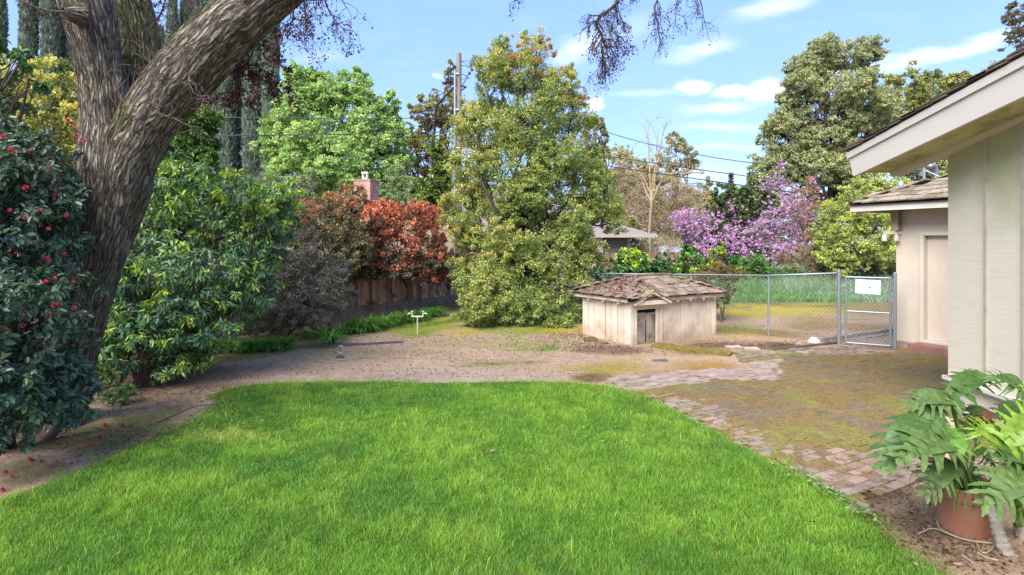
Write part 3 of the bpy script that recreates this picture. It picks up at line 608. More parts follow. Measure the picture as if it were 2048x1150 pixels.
def shake_slope(mb, p0, eu, ev, wdt, lng, inside, rr, wlo=.1, whi=.22, step=.2, base=(112,100,90), th=.012, tilt=.06, jit=.01, over=.3, moss=None):
    """rows of shakes: p0 eave corner, eu along the eave, ev up the slope"""
    nn = np.cross(eu, ev); nn = nn if nn[2] > 0 else -nn; v = -.02
    while v < lng:
        x = rr.uniform(-.15, 0)
        while x < wdt:
            wd = rr.uniform(wlo, whi); ln = step + over * step * rr.uniform(.8, 1.3) * 2; cx, cv = x + wd / 2, v + ln / 2
            if inside(cx, v + step * .35):
                a_ = rr.normal() * jit * 2; e1 = eu * math.cos(a_) + ev * math.sin(a_); e2 = ev * math.cos(a_) - eu * math.sin(a_)
                c = p0 + eu * cx + ev * (cv + rr.normal() * jit) + nn * (.03 + rr.random() * .012)
                mb.box(c, e1 * (wd / 2 - .003), (e2 - nn * tilt) * ln / 2, nn * th * rr.uniform(.6, 1.3), np.array(A(*base)) * rr.uniform(.55, 1.35))
            x += wd
        v += step
r_ = np.random.default_rng(33); pit = .40; ev1 = norm(gi + up * pit); ev2 = norm(gd + up * pit); top = EZ + .15
run = 2.3; L1 = run * (1 + pit ** 2) ** .5
w = MB(); c0 = gq(-o - .05, -o - .05, top); h_ = run * pit
pk = gq(-o - .05 + run, -o - .05 + run, top + h_)
w.add([c0, gq(3.3, -o - .05, top), gq(3.3, -o - .05 + run, top + h_), pk], [[0, 1, 2, 3]], col=A(60, 52, 46)); w.add([c0, pk, gq(-o - .05 + run, 4.2, top + h_), gq(-o - .05, 4.2, top)], [[0, 1, 2, 3]], col=A(60, 52, 46))
w.add([c0 - up*.02, gq(3.3, -o - .05, top - .02), gq(3.3, -o - .05 + run, top + h_ - .02), pk - up*.02], [[3, 2, 1, 0]], col=A(60, 52, 46))
shake_slope(w, c0, gd, ev1, 3.9, L1, lambda x, v: x > v / (1 + pit**2)**.5 - .02, r_, .14, .3, .27, (150, 138, 122))
shake_slope(w, c0, gi, ev2, 4.8, L1, lambda x, v: x > v / (1 + pit**2)**.5 - .02, r_, .14, .3, .27, (150, 138, 122))
for k in range(9):
    t = .1 + k * .26; c = gq(-o + t, -o + t, top + t * pit + .07); e = norm(gd + gi + up * pit); s = norm(np.cross(e, up)); w.box(c, e * .17, s * .07, norm(np.cross(s, e)) * .014, np.array(A(130, 118, 98)) * r_.uniform(.7, 1.2))
w.build('roof', M['shake'], gb)
# floodlight at the garage corner
fl_ = empty('security_light', gq(.02, -.25, 2.2), 'white twin security floodlight under the garage eave at the wall corner', 'light')
w = MB(); w.abox(*(lambda c: (c[0]-.17, c[0]+.17, c[1]-.05, c[1]+.05, c[2]-.02, c[2]+.05))(gq(0, -.12, 2.34))); w.build('mount', M['white_paint'], fl_)
for s in (-.13, .12):
    w = MB(); c = gq(0, -.2, 2.24) + np.array([s, 0, 0]); w.lathe(c, [(.0, .08), (.035, .07), (.045, .0), (.06, -.06), (.05, -.065), (0, -.04)], 14); w.build('lamp_head', M['white_paint'], fl_, smooth=True)
# vent pipe and service mast on the garage roof
rv = gq(.15, 1.2, 0); rz0 = top + (.15 + o) * pit
vp = empty('roof_vent', (rv[0], rv[1], rz0), 'curved galvanised vent pipe standing on the garage roof', 'vent'); w = MB(); b0 = np.array([rv[0], rv[1], rz0 - .05])
w.tube([b0, b0 + up*.35, b0 + up*.52, b0 + up*.6 - gi*.08, b0 + up*.61 - gi*.18, b0 + up*.55 - gi*.26], [.05, .05, .055, .06, .06, .06], 14); w.build('pipe', M['steel'], vp, smooth=True)
sm = gq(.05, .95, 0); s0 = np.array([sm[0], sm[1], top + (.05 + o) * pit]); ms = empty('service_mast', s0, 'short metal service mast with cable clamps on the garage roof', 'mast')
w = MB(); w.tube([s0, s0 + up*.55], .03, 10); w.build('post', M['steel'], ms); w = MB(); w.tube([s0 + up*.5, s0 + up*.3 + gd*.35, s0 + up*.12 + gd*.6], .012, 6); w.build('brace', M['steel'], ms)
w = MB(); w.box(s0 + up*.42 - gd*.05, (.04, 0, 0), (0, .03, 0), (0, 0, .04)); w.build('cable_clamp', M['steel'], ms); mast_top = s0 + up * .45

# ---------------------------------------------------------------- kennel
kA = G(1262, 690); kA[2] = 0; kl = np.array([-.518, .856, 0]); kr = np.array([.856, .518, 0])
kn = empty('kennel', kA, 'weathered cream wooden dog kennel with mossy shake roof and small front gable', 'kennel')
KL, KR, KH = 1.58, 2.6, .93
def kq(r, lft, z): return kA + kr * r + kl * lft + up * z
def kbox(mb, r0, r1, l0, l1, z0, z1, col=(1, 1, 1)): mb.box((kq(r0, l0, z0) + kq(r1, l1, z1)) / 2, kr * (r1 - r0) / 2, kl * (l1 - l0) / 2, up * (z1 - z0) / 2, col)
mk = bpy.data.materials.new('kennel_paint'); n, l, b = nodes(mk)
a = n.new('ShaderNodeAttribute'); a.attribute_name = 'col'; fa = noise_fac(n, l, 5, 6, stretch=(1, 1, .25), rough=.7); fb = noise_fac(n, l, 3, 5)
cur = mixrgb(n, l, 1., a.outputs['Color'], S(222, 206, 184, .95), 'MULTIPLY'); cur = mixrgb(n, l, ramp(n, l, fa, .52, .75, 0, .55), cur, S(176, 150, 124))
tcz = n.new('ShaderNodeTexCoord'); sz = n.new('ShaderNodeSeparateXYZ'); l.new(tcz.outputs['Object'], sz.inputs[0])
az = n.new('ShaderNodeMath'); az.operation = 'ADD'; l.new(sz.outputs[2], az.inputs[0]); l.new(ramp(n, l, fb, .3, .7, -.25, .25), az.inputs[1])
cur = mixrgb(n, l, ramp(n, l, az.outputs[0], .45, -.12, 0, .8), cur, S(150, 124, 100)); l.new(cur, b.inputs['Base Color']); b.inputs['Roughness'].default_value = .8
bump(n, l, b, noise_fac(n, l, 40, 5, stretch=(1, 1, .2)), .3, .004)
r_ = np.random.default_rng(35)
w = MB(); kbox(w, .03, KR - .03, .03, KL - .03, -.02, KH - .03); cr_ = w.build('core', M['dark'], kn)
w = MB(); x = 0.0
ws = MB()
bl = np.concatenate([[0], np.cumsum([.2] * 7), [KL]])
for a0, a1 in zip(bl[:-1], bl[1:]):                       # left face boards
    j = r_.normal() * .004; kbox(ws, -.012 + j, .01 + j, a0 + .008, a1 - .008, -.04 + r_.random() * .02, KH - .03, np.ones(3) * r_.uniform(.9, 1.03))
for a0, a1 in zip([.92, 1.19, 1.47, 1.75, 2.03, 2.31], [1.19, 1.47, 1.75, 2.03, 2.31, 2.6]):
    j = r_.normal() * .004; kbox(ws, a0 + .008, a1 - .008, -.012 + j, .01 + j, -.04 + r_.random() * .02, KH - .03, np.ones(3) * r_.uniform(.9, 1.03))
kbox(ws, .02, .92, -.012, .01, .76, KH - .03)
for a0, a1 in zip(bl[:-1], bl[1:]): kbox(ws, KR - .01, KR + .012, a0 + .006, a1 - .006, -.04, KH - .03)
for q in range(9): kbox(ws, q * .289 + .003, q * .289 + .286, KL - .01, KL + .012, -.04, KH - .03)
ws.build('wall', mk, kn)
for q8 in ((-.03, .055, -.032, .0), (-.03, -.013, 0.002, .06), (KR - .06, KR + .025, -.03, .0), (-.028, -.013, KL - .06, KL + .01)):
    w = MB(); kbox(w, *q8, -.04, KH - .04); w.build('corner_board', mk, kn)
w = MB(); kbox(w, .075, .135, -.04, .0, -.03, .73); kbox(w, .70, .76, -.04, .0, -.02, .73); kbox(w, .06, .78, -.045, .0, .73, .80); kbox(w, .80, .90, -.035, .0, -.03, KH - .05); w.build('door_frame', mk, kn)
w = MB(); kbox(w, .135, .40, .0, .018, .0, .66, (1, 1, 1)); w.box(kq(.545, .006, .32), kr * .14 + up*.008, kl * .008 + kr*.002, up * .33 - kr * .004, (1.12, 1.1, 1.05))
dd = w.build('door_flap', surf('worn_grey_board', A(172, 158, 142), .85, .3, 6, dirt=A(104, 84, 66), dscale=3, dlo=.45, dhi=.65, stretch=(1, 1, .3)), kn)
w = MB(); kbox(w, .14, .69, -.014, .0, .61, .64, (1.1, 1.1, 1.15)); w.build('metal_strip', M['steel'], dd)
w = MB(); kbox(w, .405, .43, -.003, .02, .02, .5); w.build('gap', M['dark'], dd)  # dark strip standing in for the shade inside the door slit
ov = .16
w = MB()
kbox(w, .94, KR + ov, -ov, -ov + .03, KH - .03, KH + .045); w.build('fascia', mk, kn)
for q8 in ((-ov, -ov + .03, -.05, KL + ov), (KR + ov - .03, KR + ov, -ov + .03, KL + ov)):
    w = MB(); kbox(w, *q8, KH - .03, KH + .045); w.build('fascia', mk, kn)
for rr_ in (1.22, 1.62, 2.04, 2.42):
    w = MB(); kbox(w, rr_, rr_ + .04, -ov - .0, -.012, KH - .075, KH - .032); w.build('rafter_tail', mk, kn)
for ll_ in (.25, .75, 1.25):
    w = MB(); kbox(w, -ov + .032, -.012, ll_, ll_ + .04, KH - .09, KH - .03); w.build('rafter_tail', mk, kn)
# hip roof
e = ov + .05; ez = KH + .05; rx0, rx1, ry_ = .80, KR - .80, KL / 2; rz_ = 1.36
c1, c2, c3, c4 = kq(-e, -e, ez), kq(KR + e, -e, ez), kq(KR + e, KL + e, ez), kq(-e, KL + e, ez); p1, p2 = kq(rx0, ry_, rz_), kq(rx1, ry_, rz_)
w = MB(); dk = A(58, 50, 44); w.add([c1, c2, p2, p1], [[0,1,2,3]], col=dk); w.add([c2, c3, p2], [], [[0,1,2]], dk); w.add([c3, c4, p1, p2], [[0,1,2,3]], col=dk); w.add([c4, c1, p1], [], [[0,1,2]], dk); w.add([c1, c2, c3, c4], [[3,2,1,0]], col=A(140,120,96))
def hipside(mb, a, b_, t0, t1, seed):
    """shakes on a roof plane with eave a-b and ridge points t0 (above a), t1 (above b)"""
    rr = np.random.default_rng(seed); W_ = np.linalg.norm(b_ - a); eu = (b_ - a) / W_; r0 = t0 - a; s0_ = r0 @ eu; ev = r0 - eu * s0_; Lg = np.linalg.norm(ev); ev = ev / Lg; s1_ = (t1 - a) @ eu
    shake_slope(mb, a, eu, ev, W_, Lg, lambda x, v: (s0_ * v / Lg - .03) < x < (W_ - (W_ - s1_) * v / Lg + .03) and v < Lg - .04, rr, .1, .24, .17, (148, 130, 116), .011, .05, .02)
hipside(w, c1, c2, p1, p2, 41); hipside(w, c4, c1, p1, p1, 42); hipside(w, c2, c3, p2, p2, 43); hipside(w, c3, c4, p2, p1, 44)
for k in range(5): w.box(kq(rx0 - .05 + k * .27, ry_, rz_ + .04 + .008 * (k % 2)), kr * .16, kl * .09, up * .012, np.array(A(140, 128, 104)) * r_.uniform(.8, 1.2))
for k in range(4): w.box(kq(1.35 + k*.21, .28 + .02*k, ez + .26 + .005*k), kr * .14 + up*.003, kl * .05 + up * .02, up * .012, np.array(A(140, 128, 104)) * r_.uniform(.7, 1.2))
w.build('roof', M['shake'], kn)
# front gable
w = MB(); gm, gw, gz0, gz1 = .42, .52, KH - .06, KH + .17
tri0 = [kq(gm - gw + .07, -.16, gz0 + .07), kq(gm + gw - .07, -.16, gz0 + .07), kq(gm, -.16, gz1 - .02)]; tri1 = [kq(gm - gw + .07, .5, gz0 + .07), kq(gm + gw - .07, .5, gz0 + .07), kq(gm, .5, gz1 - .02)]
w.add(tri0 + tri1, [[0, 3, 5, 2], [1, 2, 5, 4], [0, 1, 4, 3]], [[0, 1, 2], [3, 5, 4]], (.72, .62, .52)); kbox(w, gm - gw + .06, gm + gw - .06, -.2, -.01, gz0 - .03, gz0 + .06)
def slat(mb, a, b_, hgt, l0, l1, col=(1, 1, 1)):
    mb.hexa([kq(a[0], l0, a[1] - hgt), kq(b_[0], l0, b_[1] - hgt), kq(b_[0], l1, b_[1] - hgt), kq(a[0], l1, a[1] - hgt), kq(a[0], l0, a[1]), kq(b_[0], l0, b_[1]), kq(b_[0], l1, b_[1]), kq(a[0], l1, a[1])], col)
slat(w, (gm - gw, gz0 + .03), (gm, gz1 + .03), .055, -.24, -.205); slat(w, (gm, gz1 + .03), (gm + gw, gz0 + .03), .055, -.24, -.205)
gq_ = w.build('gable', mk, kn); w = MB()
for s in (-1, 1):
    for k in range(3):
        x0, x1 = gm + s * gw * (1 - k / 3 + .04), gm + s * gw * (1 - (k + 1.35) / 3); x1 = gm if k == 2 else x1
        z0_, z1_ = gz0 + .05 + .2 * k / 3 + .0, gz0 + .055 + .2 * (k + 1.2) / 3
        for l0 in np.arange(-.26, .5, .2):
            a_, b_ = ((x0, z0_), (x1, z1_ + .012)) if s < 0 else ((x1, z1_ + .012), (x0, z0_)); slat(w, a_, b_, .016, l0, l0 + .19, np.array(A(145, 132, 100)) * r_.uniform(.6, 1.3))
w.build('gable_roof', M['shake'], gq_)
# dead leaves lying on the left slope
rr = np.random.default_rng(45); n_ = 1500; tt = rr.random((n_, 2)); nrm = norm(np.cross(c1 - c4, p1 - c4)); nrm = nrm * np.sign(nrm[2])
s_ = rr.random(n_) ** .8 * .85; e_ = rr.random(n_); base_ = c4 + (c1 - c4) * e_[:, None]; Pt = base_ + (p1 - base_) * s_[:, None] + nrm * (.055 + .012 * rr.random(n_))[:, None]
n2_ = 500; e2_ = rr.random(n2_) * .35; b2_ = c1 + (c2 - c1) * e2_[:, None]; s2_ = .1 + .8 * rr.random(n2_); nr2 = norm(np.cross(c2 - c1, p1 - c1)); nr2 = nr2 * np.sign(nr2[2]); Pt = np.vstack([Pt, b2_ + (p1 - b2_) * s2_[:, None] + nr2 * .065])
n_ = len(Pt); Vv, Fc, nv = leaf_np(Pt, norm(rr.normal(size=(n_, 3)) * (1, 1, .3)), norm(rr.normal(size=(n_, 3)) * .4 + nrm), np.full(n_, .045) * rr.uniform(.5, 1.2, n_), np.full(n_, .03), 'l')
tag(npmesh('roof_leaves', Vv, [Fc], M['leaf_matt'], None, np.repeat(np.array([A(190,150,130), A(160,120,104), A(205,178,160), A(120,92,76)])[rr.integers(0, 4, n_)] * rr.uniform(.7, 1.2, (n_, 1)), nv, 0)), 'drift of pinkish dead leaves on the kennel roof slope', 'leaf litter', kind='stuff')

# ---------------------------------------------------------------- wire fence and gate
def mesh_panel(a, b_, ha, hb, name, parent, z0=.03, sp=.075, r=.0034):
    """chain link between two ground points"""
    a, b_ = np.asarray(a, float), np.asarray(b_, float); L = np.linalg.norm((b_ - a)[:2]); hm = min(ha, hb); mb = MB(); e = (b_ - a) / L
    for s in (1, -1):
        t = -hm
        while t < L + hm:
            pts = []
            x0, x1 = (t, t + hm) if s > 0 else (t + hm, t)      # bottom x, top x
            lo, hi = 0., 1.
            dx = x1 - x0
            for bound in (0, L):
                tt = (bound - x0) / dx
                if dx > 0: lo, hi = (max(lo, tt), hi) if bound == 0 else (lo, min(hi, tt))
                else: lo, hi = (lo, min(hi, tt)) if bound == 0 else (max(lo, tt), hi)
            if hi > lo + .01:
                q0, q1 = x0 + dx * lo, x0 + dx * hi; f0, f1 = q0 / L, q1 / L
                h0, h1 = ha + (hb - ha) * f0, ha + (hb - ha) * f1
                mb.tube([a + e * q0 + up * (z0 + (h0 - z0) * lo), a + e * q1 + up * (z0 + (h1 - z0) * hi)], r, 3, cap=False)
            t += sp
    return mb.build(name, M['steel'], parent)
def ptop(px, py, Z): return H - (py - HY) / F * Z
fp = [(1118, 544, 16.8), (1206, 547, 16.1), (1382, 549, 15.0), (1537, 551, 13.2), (1678, 546, 11.98)]
fw = [((x - CX) / F * Z, Z, ptop(x, y, Z)) for x, y, Z in fp]
fe = empty('wire_fence', (fw[-1][0], fw[-1][1], 0), 'galvanised chain link fence running behind the kennel to the gate', 'fence')
for k, (x, y, h) in enumerate(fw):
    w = MB(); r = .036 if k == 4 else .022; c = np.array([x, y, 0]); w.tube([c - up*.1, c + up*(h + (.03 if k == 4 else -.02))], r, 12)
    if k == 4: w.lathe(c + up*(h + .03), [(.04, -.02), (.04, .01), (.02, .03), (0, .035)], 12)
    w.build('post', M['steel'], fe, smooth=False)
w = MB(); w.tube([np.array([x, y, h]) for x, y, h in fw], .017, 10); w.build('top_rail', M['steel'], fe, smooth=True)
for (a_, b_) in zip(fw[:-1], fw[1:]): mesh_panel((a_[0], a_[1], 0), (b_[0], b_[1], 0), a_[2], b_[2], 'wire_mesh', fe, sp=.09)
g0 = np.array([(1692 - CX) / F * 11.95, 11.95, 0]); g1 = np.array([(1781 - CX) / F * 11.55, 11.55, 0]); gL = np.linalg.norm(g1 - g0); ge = (g1 - g0) / gL; gh_ = 1.46
gt = empty('wire_gate', g0, 'chain link garden gate with a mid rail between fence post and garage', 'gate')
w = MB()
for p_ in (g0, g1): w.tube([p_ + up*.06, p_ + up*gh_], .022, 10)
w.tube([g0 + up*.06, g1 + up*.06], .02, 10); w.tube([g0 + up*(gh_ - .03), g1 + up*(gh_ - .03)], .018, 10); w.tube([g0 + up*.72, g1 + up*.72], .016, 8)
w.build('frame', M['steel'], gt); mesh_panel(g0, g1, gh_ - .04, gh_ - .04, 'wire_mesh', gt, z0=.07, sp=.09)
for z in (.3, 1.25):
    w = MB(); w.box(g0 + up*z - ge*.045, ge*.05, np.cross(ge, up)*.018, up*.02); w.build('hinge', M['steel'], gt)
w = MB(); w.box(g1 + up*1.0 + ge*.03, ge*.05, np.cross(ge, up)*.02, up*.03); w.build('latch', M['steel'], gt)
gp = np.array([(1790 - CX) / F * 11.5, 11.5, 0]); w = MB(); w.tube([gp - up*.1, gp + up*1.52], .033, 12); w.lathe(gp + up*1.52, [(.036, -.02), (.036, .01), (.018, .03), (0, .035)], 12)
tag(w.build('gate_post', M['steel']), 'galvanised gate post standing against the garage corner', 'post')
sc_ = g0 + ge * gL * .50 + up * 1.24 - np.cross(ge, up) * .0; nn = np.array([ge[1], -ge[0], 0]); sc_ = sc_ + nn * .02; tl = ge * .22 + up * -.008; tv = up * .145 + ge * .004
sg = empty('gate_sign', sc_, 'blank white rectangular sign wired to the chain link gate', 'sign'); w = MB(); w.box(sc_, tl, tv, nn * .003); w.build('panel', surf('white_sheet', S(214, 216, 226), .5, .05, attr=False), sg)
w = MB(); w.box(sc_ + ge*.03 - up*.01 + nn*.006, ge*.012 + up*.012, up*.008 - ge*.004, nn*.002); w.build('mark', M['dark'], sg)
# fence-line kerb, timber edging, slabs, rocks
conc = surf('old_concrete', S(170, 160, 148, .7), .9, .25, 8, dirt=A(110, 92, 60), dscale=3, dlo=.5, dhi=.7)
def bar(name, a, b_, wd, h, mat, label, cat, z=0., col=(1, 1, 1), group=None, tilt=0):
    a, b_ = np.asarray(a, float), np.asarray(b_, float); e = norm(b_ - a); s = np.array([-e[1], e[0], 0]) ; mb = MB(); n_ = 8
    for k in range(n_):
        p, q_ = a + (b_ - a) * k / n_, a + (b_ - a) * (k + 1) / n_
        j0, j1 = .006 * math.sin(k * 2.1), .006 * math.sin((k + 1) * 2.1)
        mb.hexa([p - s*wd/2 + up*z, q_ - s*wd/2 + up*z, q_ + s*wd/2 + up*z, p + s*wd/2 + up*z, p - s*wd/2 + up*(z+h+j0), q_ - s*wd/2 + up*(z+h+j1), q_ + s*wd/2 + up*(z+h+j1+tilt), p + s*wd/2 + up*(z+h+j0+tilt)], col)
    return tag(mb.build(name, mat), label, cat, group)
bar('concrete_kerb', G(1640, 683), G(1792, 662), .14, .11, conc, 'low grey concrete kerb running behind the wire gate', 'kerb', -.03)
bar('edging_board', G(1545, 702), G(1676, 686), .05, .06, surf('dark_timber', A(120, 104, 84), .9, .3), 'dark timber edging board between bricks and soil left of the gate', 'board', -.02)
bar('path_kerb', G(1730, 678), G(1800, 666), .07, .05, conc, 'thin concrete strip in the gravel just inside the gate', 'kerb', -.02)
bar('mossy_board', G(1306, 693), G(1462, 711), .26, .05, surf('moss_board', A(138, 118, 52), .95, .4, 10, dirt=A(104, 82, 44), dscale=4, bscale=30), 'wide moss covered board lying flat in front of the kennel', 'board', -.01, tilt=.03)
bar('irrigation_pipe', G(612, 696), G(806, 686), .07, .05, surf('grey_pipe', A(110, 106, 108), .7, .25), 'long dark grey pipe lying on the ground before the strap leaf border', 'pipe', -.005)
bar('wood_offcut', G(786, 718), G(810, 716), .05, .025, surf('tan_wood_offcut', A(190, 150, 120), .9), 'short tan wood offcut lying on the bare soil', 'offcut', 0)
def slab(px, py, wx, wy, rot, h, label, col=(200, 184, 168), name='paving_slab', lift=0.):
    c = GG(px, py); mb = MB(); a = rot; uu = np.array([math.cos(a)*wx/2, math.sin(a)*wx/2, .004]); vv = np.array([-math.sin(a)*wy/2, math.cos(a)*wy/2, .002]); mb.box(c + up*(h/2 - .01 + lift), uu, vv, up*h/2)
    return tag(mb.build(name, surf('slab_' + str(px), A(*col), .9, .15, 6, attr=False)), label, 'slab')
slab(1467, 694, .30, .2, .15, .03, 'square pale stone slab, left one of the pair near the kennel'); slab(1503, 697, .28, .2, .0, .03, 'square pale stone slab, right one of the pair near the kennel')
slab(1320, 722, .26, .12, .1, .03, 'dark thin slate fragment on the moss before the kennel', (120, 112, 106)); slab(1604, 706, .22, .12, -.5, .035, 'loose tilted brick lifted from the patio near the gate', (170, 160, 150), 'loose_brick', .015)
def rock(px, py, r, col, label, seed, sz=(1, 1, .7)):
    rr = np.random.default_rng(seed); c = GG(px, py); nu, nv_ = 12, 8; V = []; 
    for i_ in range(nv_ + 1):
        for j_ in range(nu):
            ph = math.pi * i_ / nv_; th = 2 * math.pi * j_ / nu; d = np.array([math.sin(ph)*math.cos(th), math.sin(ph)*math.sin(th), math.cos(ph)])
            k = 1 + .9 * (float(vn(d[0]*1.7+seed, d[1]*1.7, d[2]*1.7, seed)) - .5); V.append(c + d * np.array(sz) * r * k)
    i_, j_ = np.meshgrid(np.arange(nv_), np.arange(nu), indexing='ij'); j2 = (j_ + 1) % nu
    q = np.stack([i_*nu+j_, (i_+1)*nu+j_, (i_+1)*nu+j2, i_*nu+j2], -1).reshape(-1, 4)
    return tag(npmesh('rock', V, [q], surf('rock_' + str(seed), A(*col), .9, .3, 12, attr=False)), label, 'rock')
rock(1628, 684, .16, (215, 205, 190), 'pale white broken rock at the end of the kerb by the fence post', 1); rock(1652, 681, .12, (190, 176, 160), 'smaller pale stone lying right of the white rock', 2, (1.4, .6, .5))
rock(1598, 688, .08, (170, 150, 134), 'little brownish stone left of the white rock', 3)
rock(1150, 640, .30, (120, 104, 92), 'brown boulder half hidden by the big tree left of the kennel', 4, (.8, .8, 1.1)); rock(1183, 683, .12, (110, 90, 74), 'dark clod of earth against the kennel left wall', 5, (1.5, .8, .7)); rock(1205, 688, .10, (130, 108, 90), 'smaller clod of earth near the kennel front corner', 6, (1.5, .9, .6))
for k, (x_, y_) in enumerate([(1560, 690), (1570, 689), (1582, 689), (1594, 688)]):
    c = GG(x_, y_); w = MB(); a_ = np.linspace(0, math.pi, 9); w.tube([c + np.array([math.cos(t)*.04, 0, math.sin(t)*.09]) for t in a_], .004, 4)
    tag(w.build('wire_loop', M['wire']), ('leftmost', 'second from the left', 'third from the left', 'rightmost')[k] + ' dark wire border loop by the wire fence foot', 'wire edging', 'wire border loops')
# standpipe and valve
sp = GG(835, 668); st = empty('standpipe', sp, 'thin white standpipe with two garden taps rising from the grass', 'standpipe'); w = MB(); w.tube([sp - up*.05, sp + up*.42], .014, 8); w.tube([sp + up*.42 - (.14,0,0), sp + up*.42 + (.12,0,0)], .017, 8); w.build('pipe', M['white_paint'], st)
for s in (-1, 1):
    w = MB(); q0 = sp + up*.42 + np.array([s*.13, 0, 0]); w.tube([q0, q0 + up*.07, q0 + up*.08 + (s*.05, -.02, 0), q0 + up*.06 + (s*.1, -.03, 0)], [.016, .017, .017, .013], 8); w.lathe(q0 + up*.12, [(0, .012), (.03, .01), (.03, -.005), (.008, -.012), (.008, -.05)], 10); w.build('tap', M['white_paint'], st)
vb = GG(690, 718); ve = empty('valve_box', vb, 'cracked concrete pad with a small metal ring standing in the bare soil', 'valve'); w = MB(); w.hexa([vb + (-.38,-.1,-.03), vb + (.02,-.14,-.03), vb + (.42,.12,-.03), vb + (-.06,.14,-.03), vb + (-.38,-.1,.025), vb + (.02,-.14,.03), vb + (.42,.12,.02), vb + (-.06,.14,.028)]); w.build('pad', conc, ve)
w = MB(); a_ = np.linspace(0, 2*math.pi, 15); c = vb + (-.08, 0, .18); w.tube([c + np.array([math.cos(t)*.055, 0, math.sin(t)*.07]) for t in a_], .012, 6); w.tube([vb + (-.05, 0, 0), vb + (-.03, 0, .1), vb + (-.05, 0, .18)], .014, 6); w.build('ring', M['steel'], ve)
w = MB(); w.tube([vb + (-.16, 0, .03), vb + (-.1, -.02, .07), vb + (-.02, 0, .05)], .03, 7); w.build('valve_body', surf('rusty_valve', A(120, 100, 80), .8), ve)
# ---------------------------------------------------------------- board fences
def board_fence(name, a, b_, h, label, base_h=0., seed=1, bw=.14, parent=None, col=(160, 130, 112), rail=False):
    a, b_ = np.asarray(a, float), np.asarray(b_, float); L = np.linalg.norm(b_ - a); e = (b_ - a) / L; s = np.array([e[1], -e[0], 0]); r_ = np.random.default_rng(seed)
    t = empty(name, a, label, 'fence'); w = MB(); x = 0
    while x < L:
        wd = bw * r_.uniform(.9, 1.08); c = a + e * (x + wd/2) + up * (base_h + (h - base_h) / 2) + s * r_.normal() * .006
        w.box(c, e * (wd/2 - .005) + s*r_.normal()*.003, s * .01, up * ((h - base_h) / 2 + r_.normal() * .01) + e * r_.normal() * .004, np.array(A(*col)) * r_.uniform(.55, 1.4) * np.array([1, r_.uniform(.92, 1.06), r_.uniform(.88, 1.08)])); x += wd
    w.build('boards', M['fence'], t)
    w = MB(); n_ = int(L // 2.4) + 1
    for z in (base_h + .25, h - .3): w.box(a + e*L/2 + up*z + s*(.045 if rail else -.045), e*L/2, s*.02, up*.045, A(*col))
    w.build('rail', M['fence'], t)
    for k in range(n_ + 1):
        w = MB(); w.box(a + e * min(k * 2.4 + .05, L) + up * h/2 + s*(.06 if rail else -.06), e*.045, s*.045, up*(h/2 + .03), A(*col)); w.build('post', M['fence'], t)
    if base_h > .05:
        w = MB(); w.box(a + e*L/2 + up*(base_h/2 - .05) + s*.02, e*L/2, s*.06, up*(base_h/2 + .05), (1, 1, 1)); w.build('retaining_base', surf('fence_base', A(158, 138, 120), .95, .3, 6, dirt=A(96, 78, 62), dscale=2), t)
    return t
M['fence'] = surf('old_fence_wood', (1.6, 1.5, 1.42), .9, .45, 7, dirt=A(86, 54, 44), dscale=2.2, dlo=.5, dhi=.68, bscale=50, stretch=(1, 1, .12), bstr=.5, bdist=.01)
fa_, fb_ = G(690, 640), G(935, 604); fdir = norm(fb_ - fa_)
board_fence('board_fence', fa_ - fdir * 8.5, fb_ + fdir * 1.5, 1.75, 'old brown vertical board fence on a low concrete base under the red shrub', .34, 3)
board_fence('back_fence', (2.6, 24.5, 0), (9.3, 25.6, 0), 1.72, 'far weathered plank fence with posts and rail behind the ivy', 0, 5, .15, col=(140, 120, 105), rail=True)
board_fence('side_fence', (17.2, 27.5, 0), (24, 26.5, 0), 1.8, 'dark plank fence in the back corner beside the garage', 0, 6, .15, col=(110, 98, 90))  # darker board colour than the other fences

# ---------------------------------------------------------------- neighbour's house
nh = empty('neighbour_house', (3, 27, 0), 'low house with pinkish grey shingle roof seen through the big tree', 'house')
roofm = surf('asphalt_shingle', A(158, 142, 140), .9, .2, 12, attr=False); wallm = surf('beige_clapboard', S(170, 158, 136, .7), .8, .1, 5, attr=False, bstr=.5)
w = MB(); w.abox(-4.8, 5.4, 26.8, 36, 0, 2.5); w.build('wall', wallm, nh)
for z in np.arange(.3, 2.4, .18):
    w = MB(); w.abox(4.3, 5.42, 26.76, 26.795, z, z + .165); w.build('clapboard', wallm, nh)
w = MB(); w.abox(3.7, 4.25, 26.74, 26.79, 0, 2.4); w.build('brick_panel', None or M['shake'], nh); w = MB(); w.abox(5.4, 5.5, 26.7, 26.8, 0, 2.45); w.build('corner_post', M['white_paint'], nh)
w = MB(); e0, e1, e2, e3 = (-5.6, 26, 2.5), (6.5, 26, 2.5), (6.5, 37, 2.5), (-5.6, 37, 2.5); p0, p1_ = (-2.5, 31, 5.5), (-1.6, 31, 5.4)
w.add([e0, e1, e2, e3, p0, p1_], [[0, 1, 5, 4], [2, 3, 4, 5]], [[1, 2, 5], [3, 0, 4]]); w.build('roof', roofm, nh, usecol=False)
w = MB(); w.abox(-5.6, 6.5, 25.95, 26.0, 2.38, 2.50, (.6, .58, .55)); w.build('eave_board', M['white_paint'], nh)
w = MB(); w.abox(-3.5, -2.7, 26.72, 26.79, 1.1, 2.1, S(60, 58, 60)); wi = w.build('window', surf('dark_glass', (1, 1, 1), .15, .1, spec=.6), nh)
w = MB(); w.abox(-3.58, -3.5, 26.7, 26.79, 1.0, 2.2); w.abox(-2.7, -2.62, 26.7, 26.79, 1.0, 2.2); w.abox(-3.5, -2.7, 26.7, 26.79, 2.1, 2.2); w.build('frame', M['white_paint'], wi)
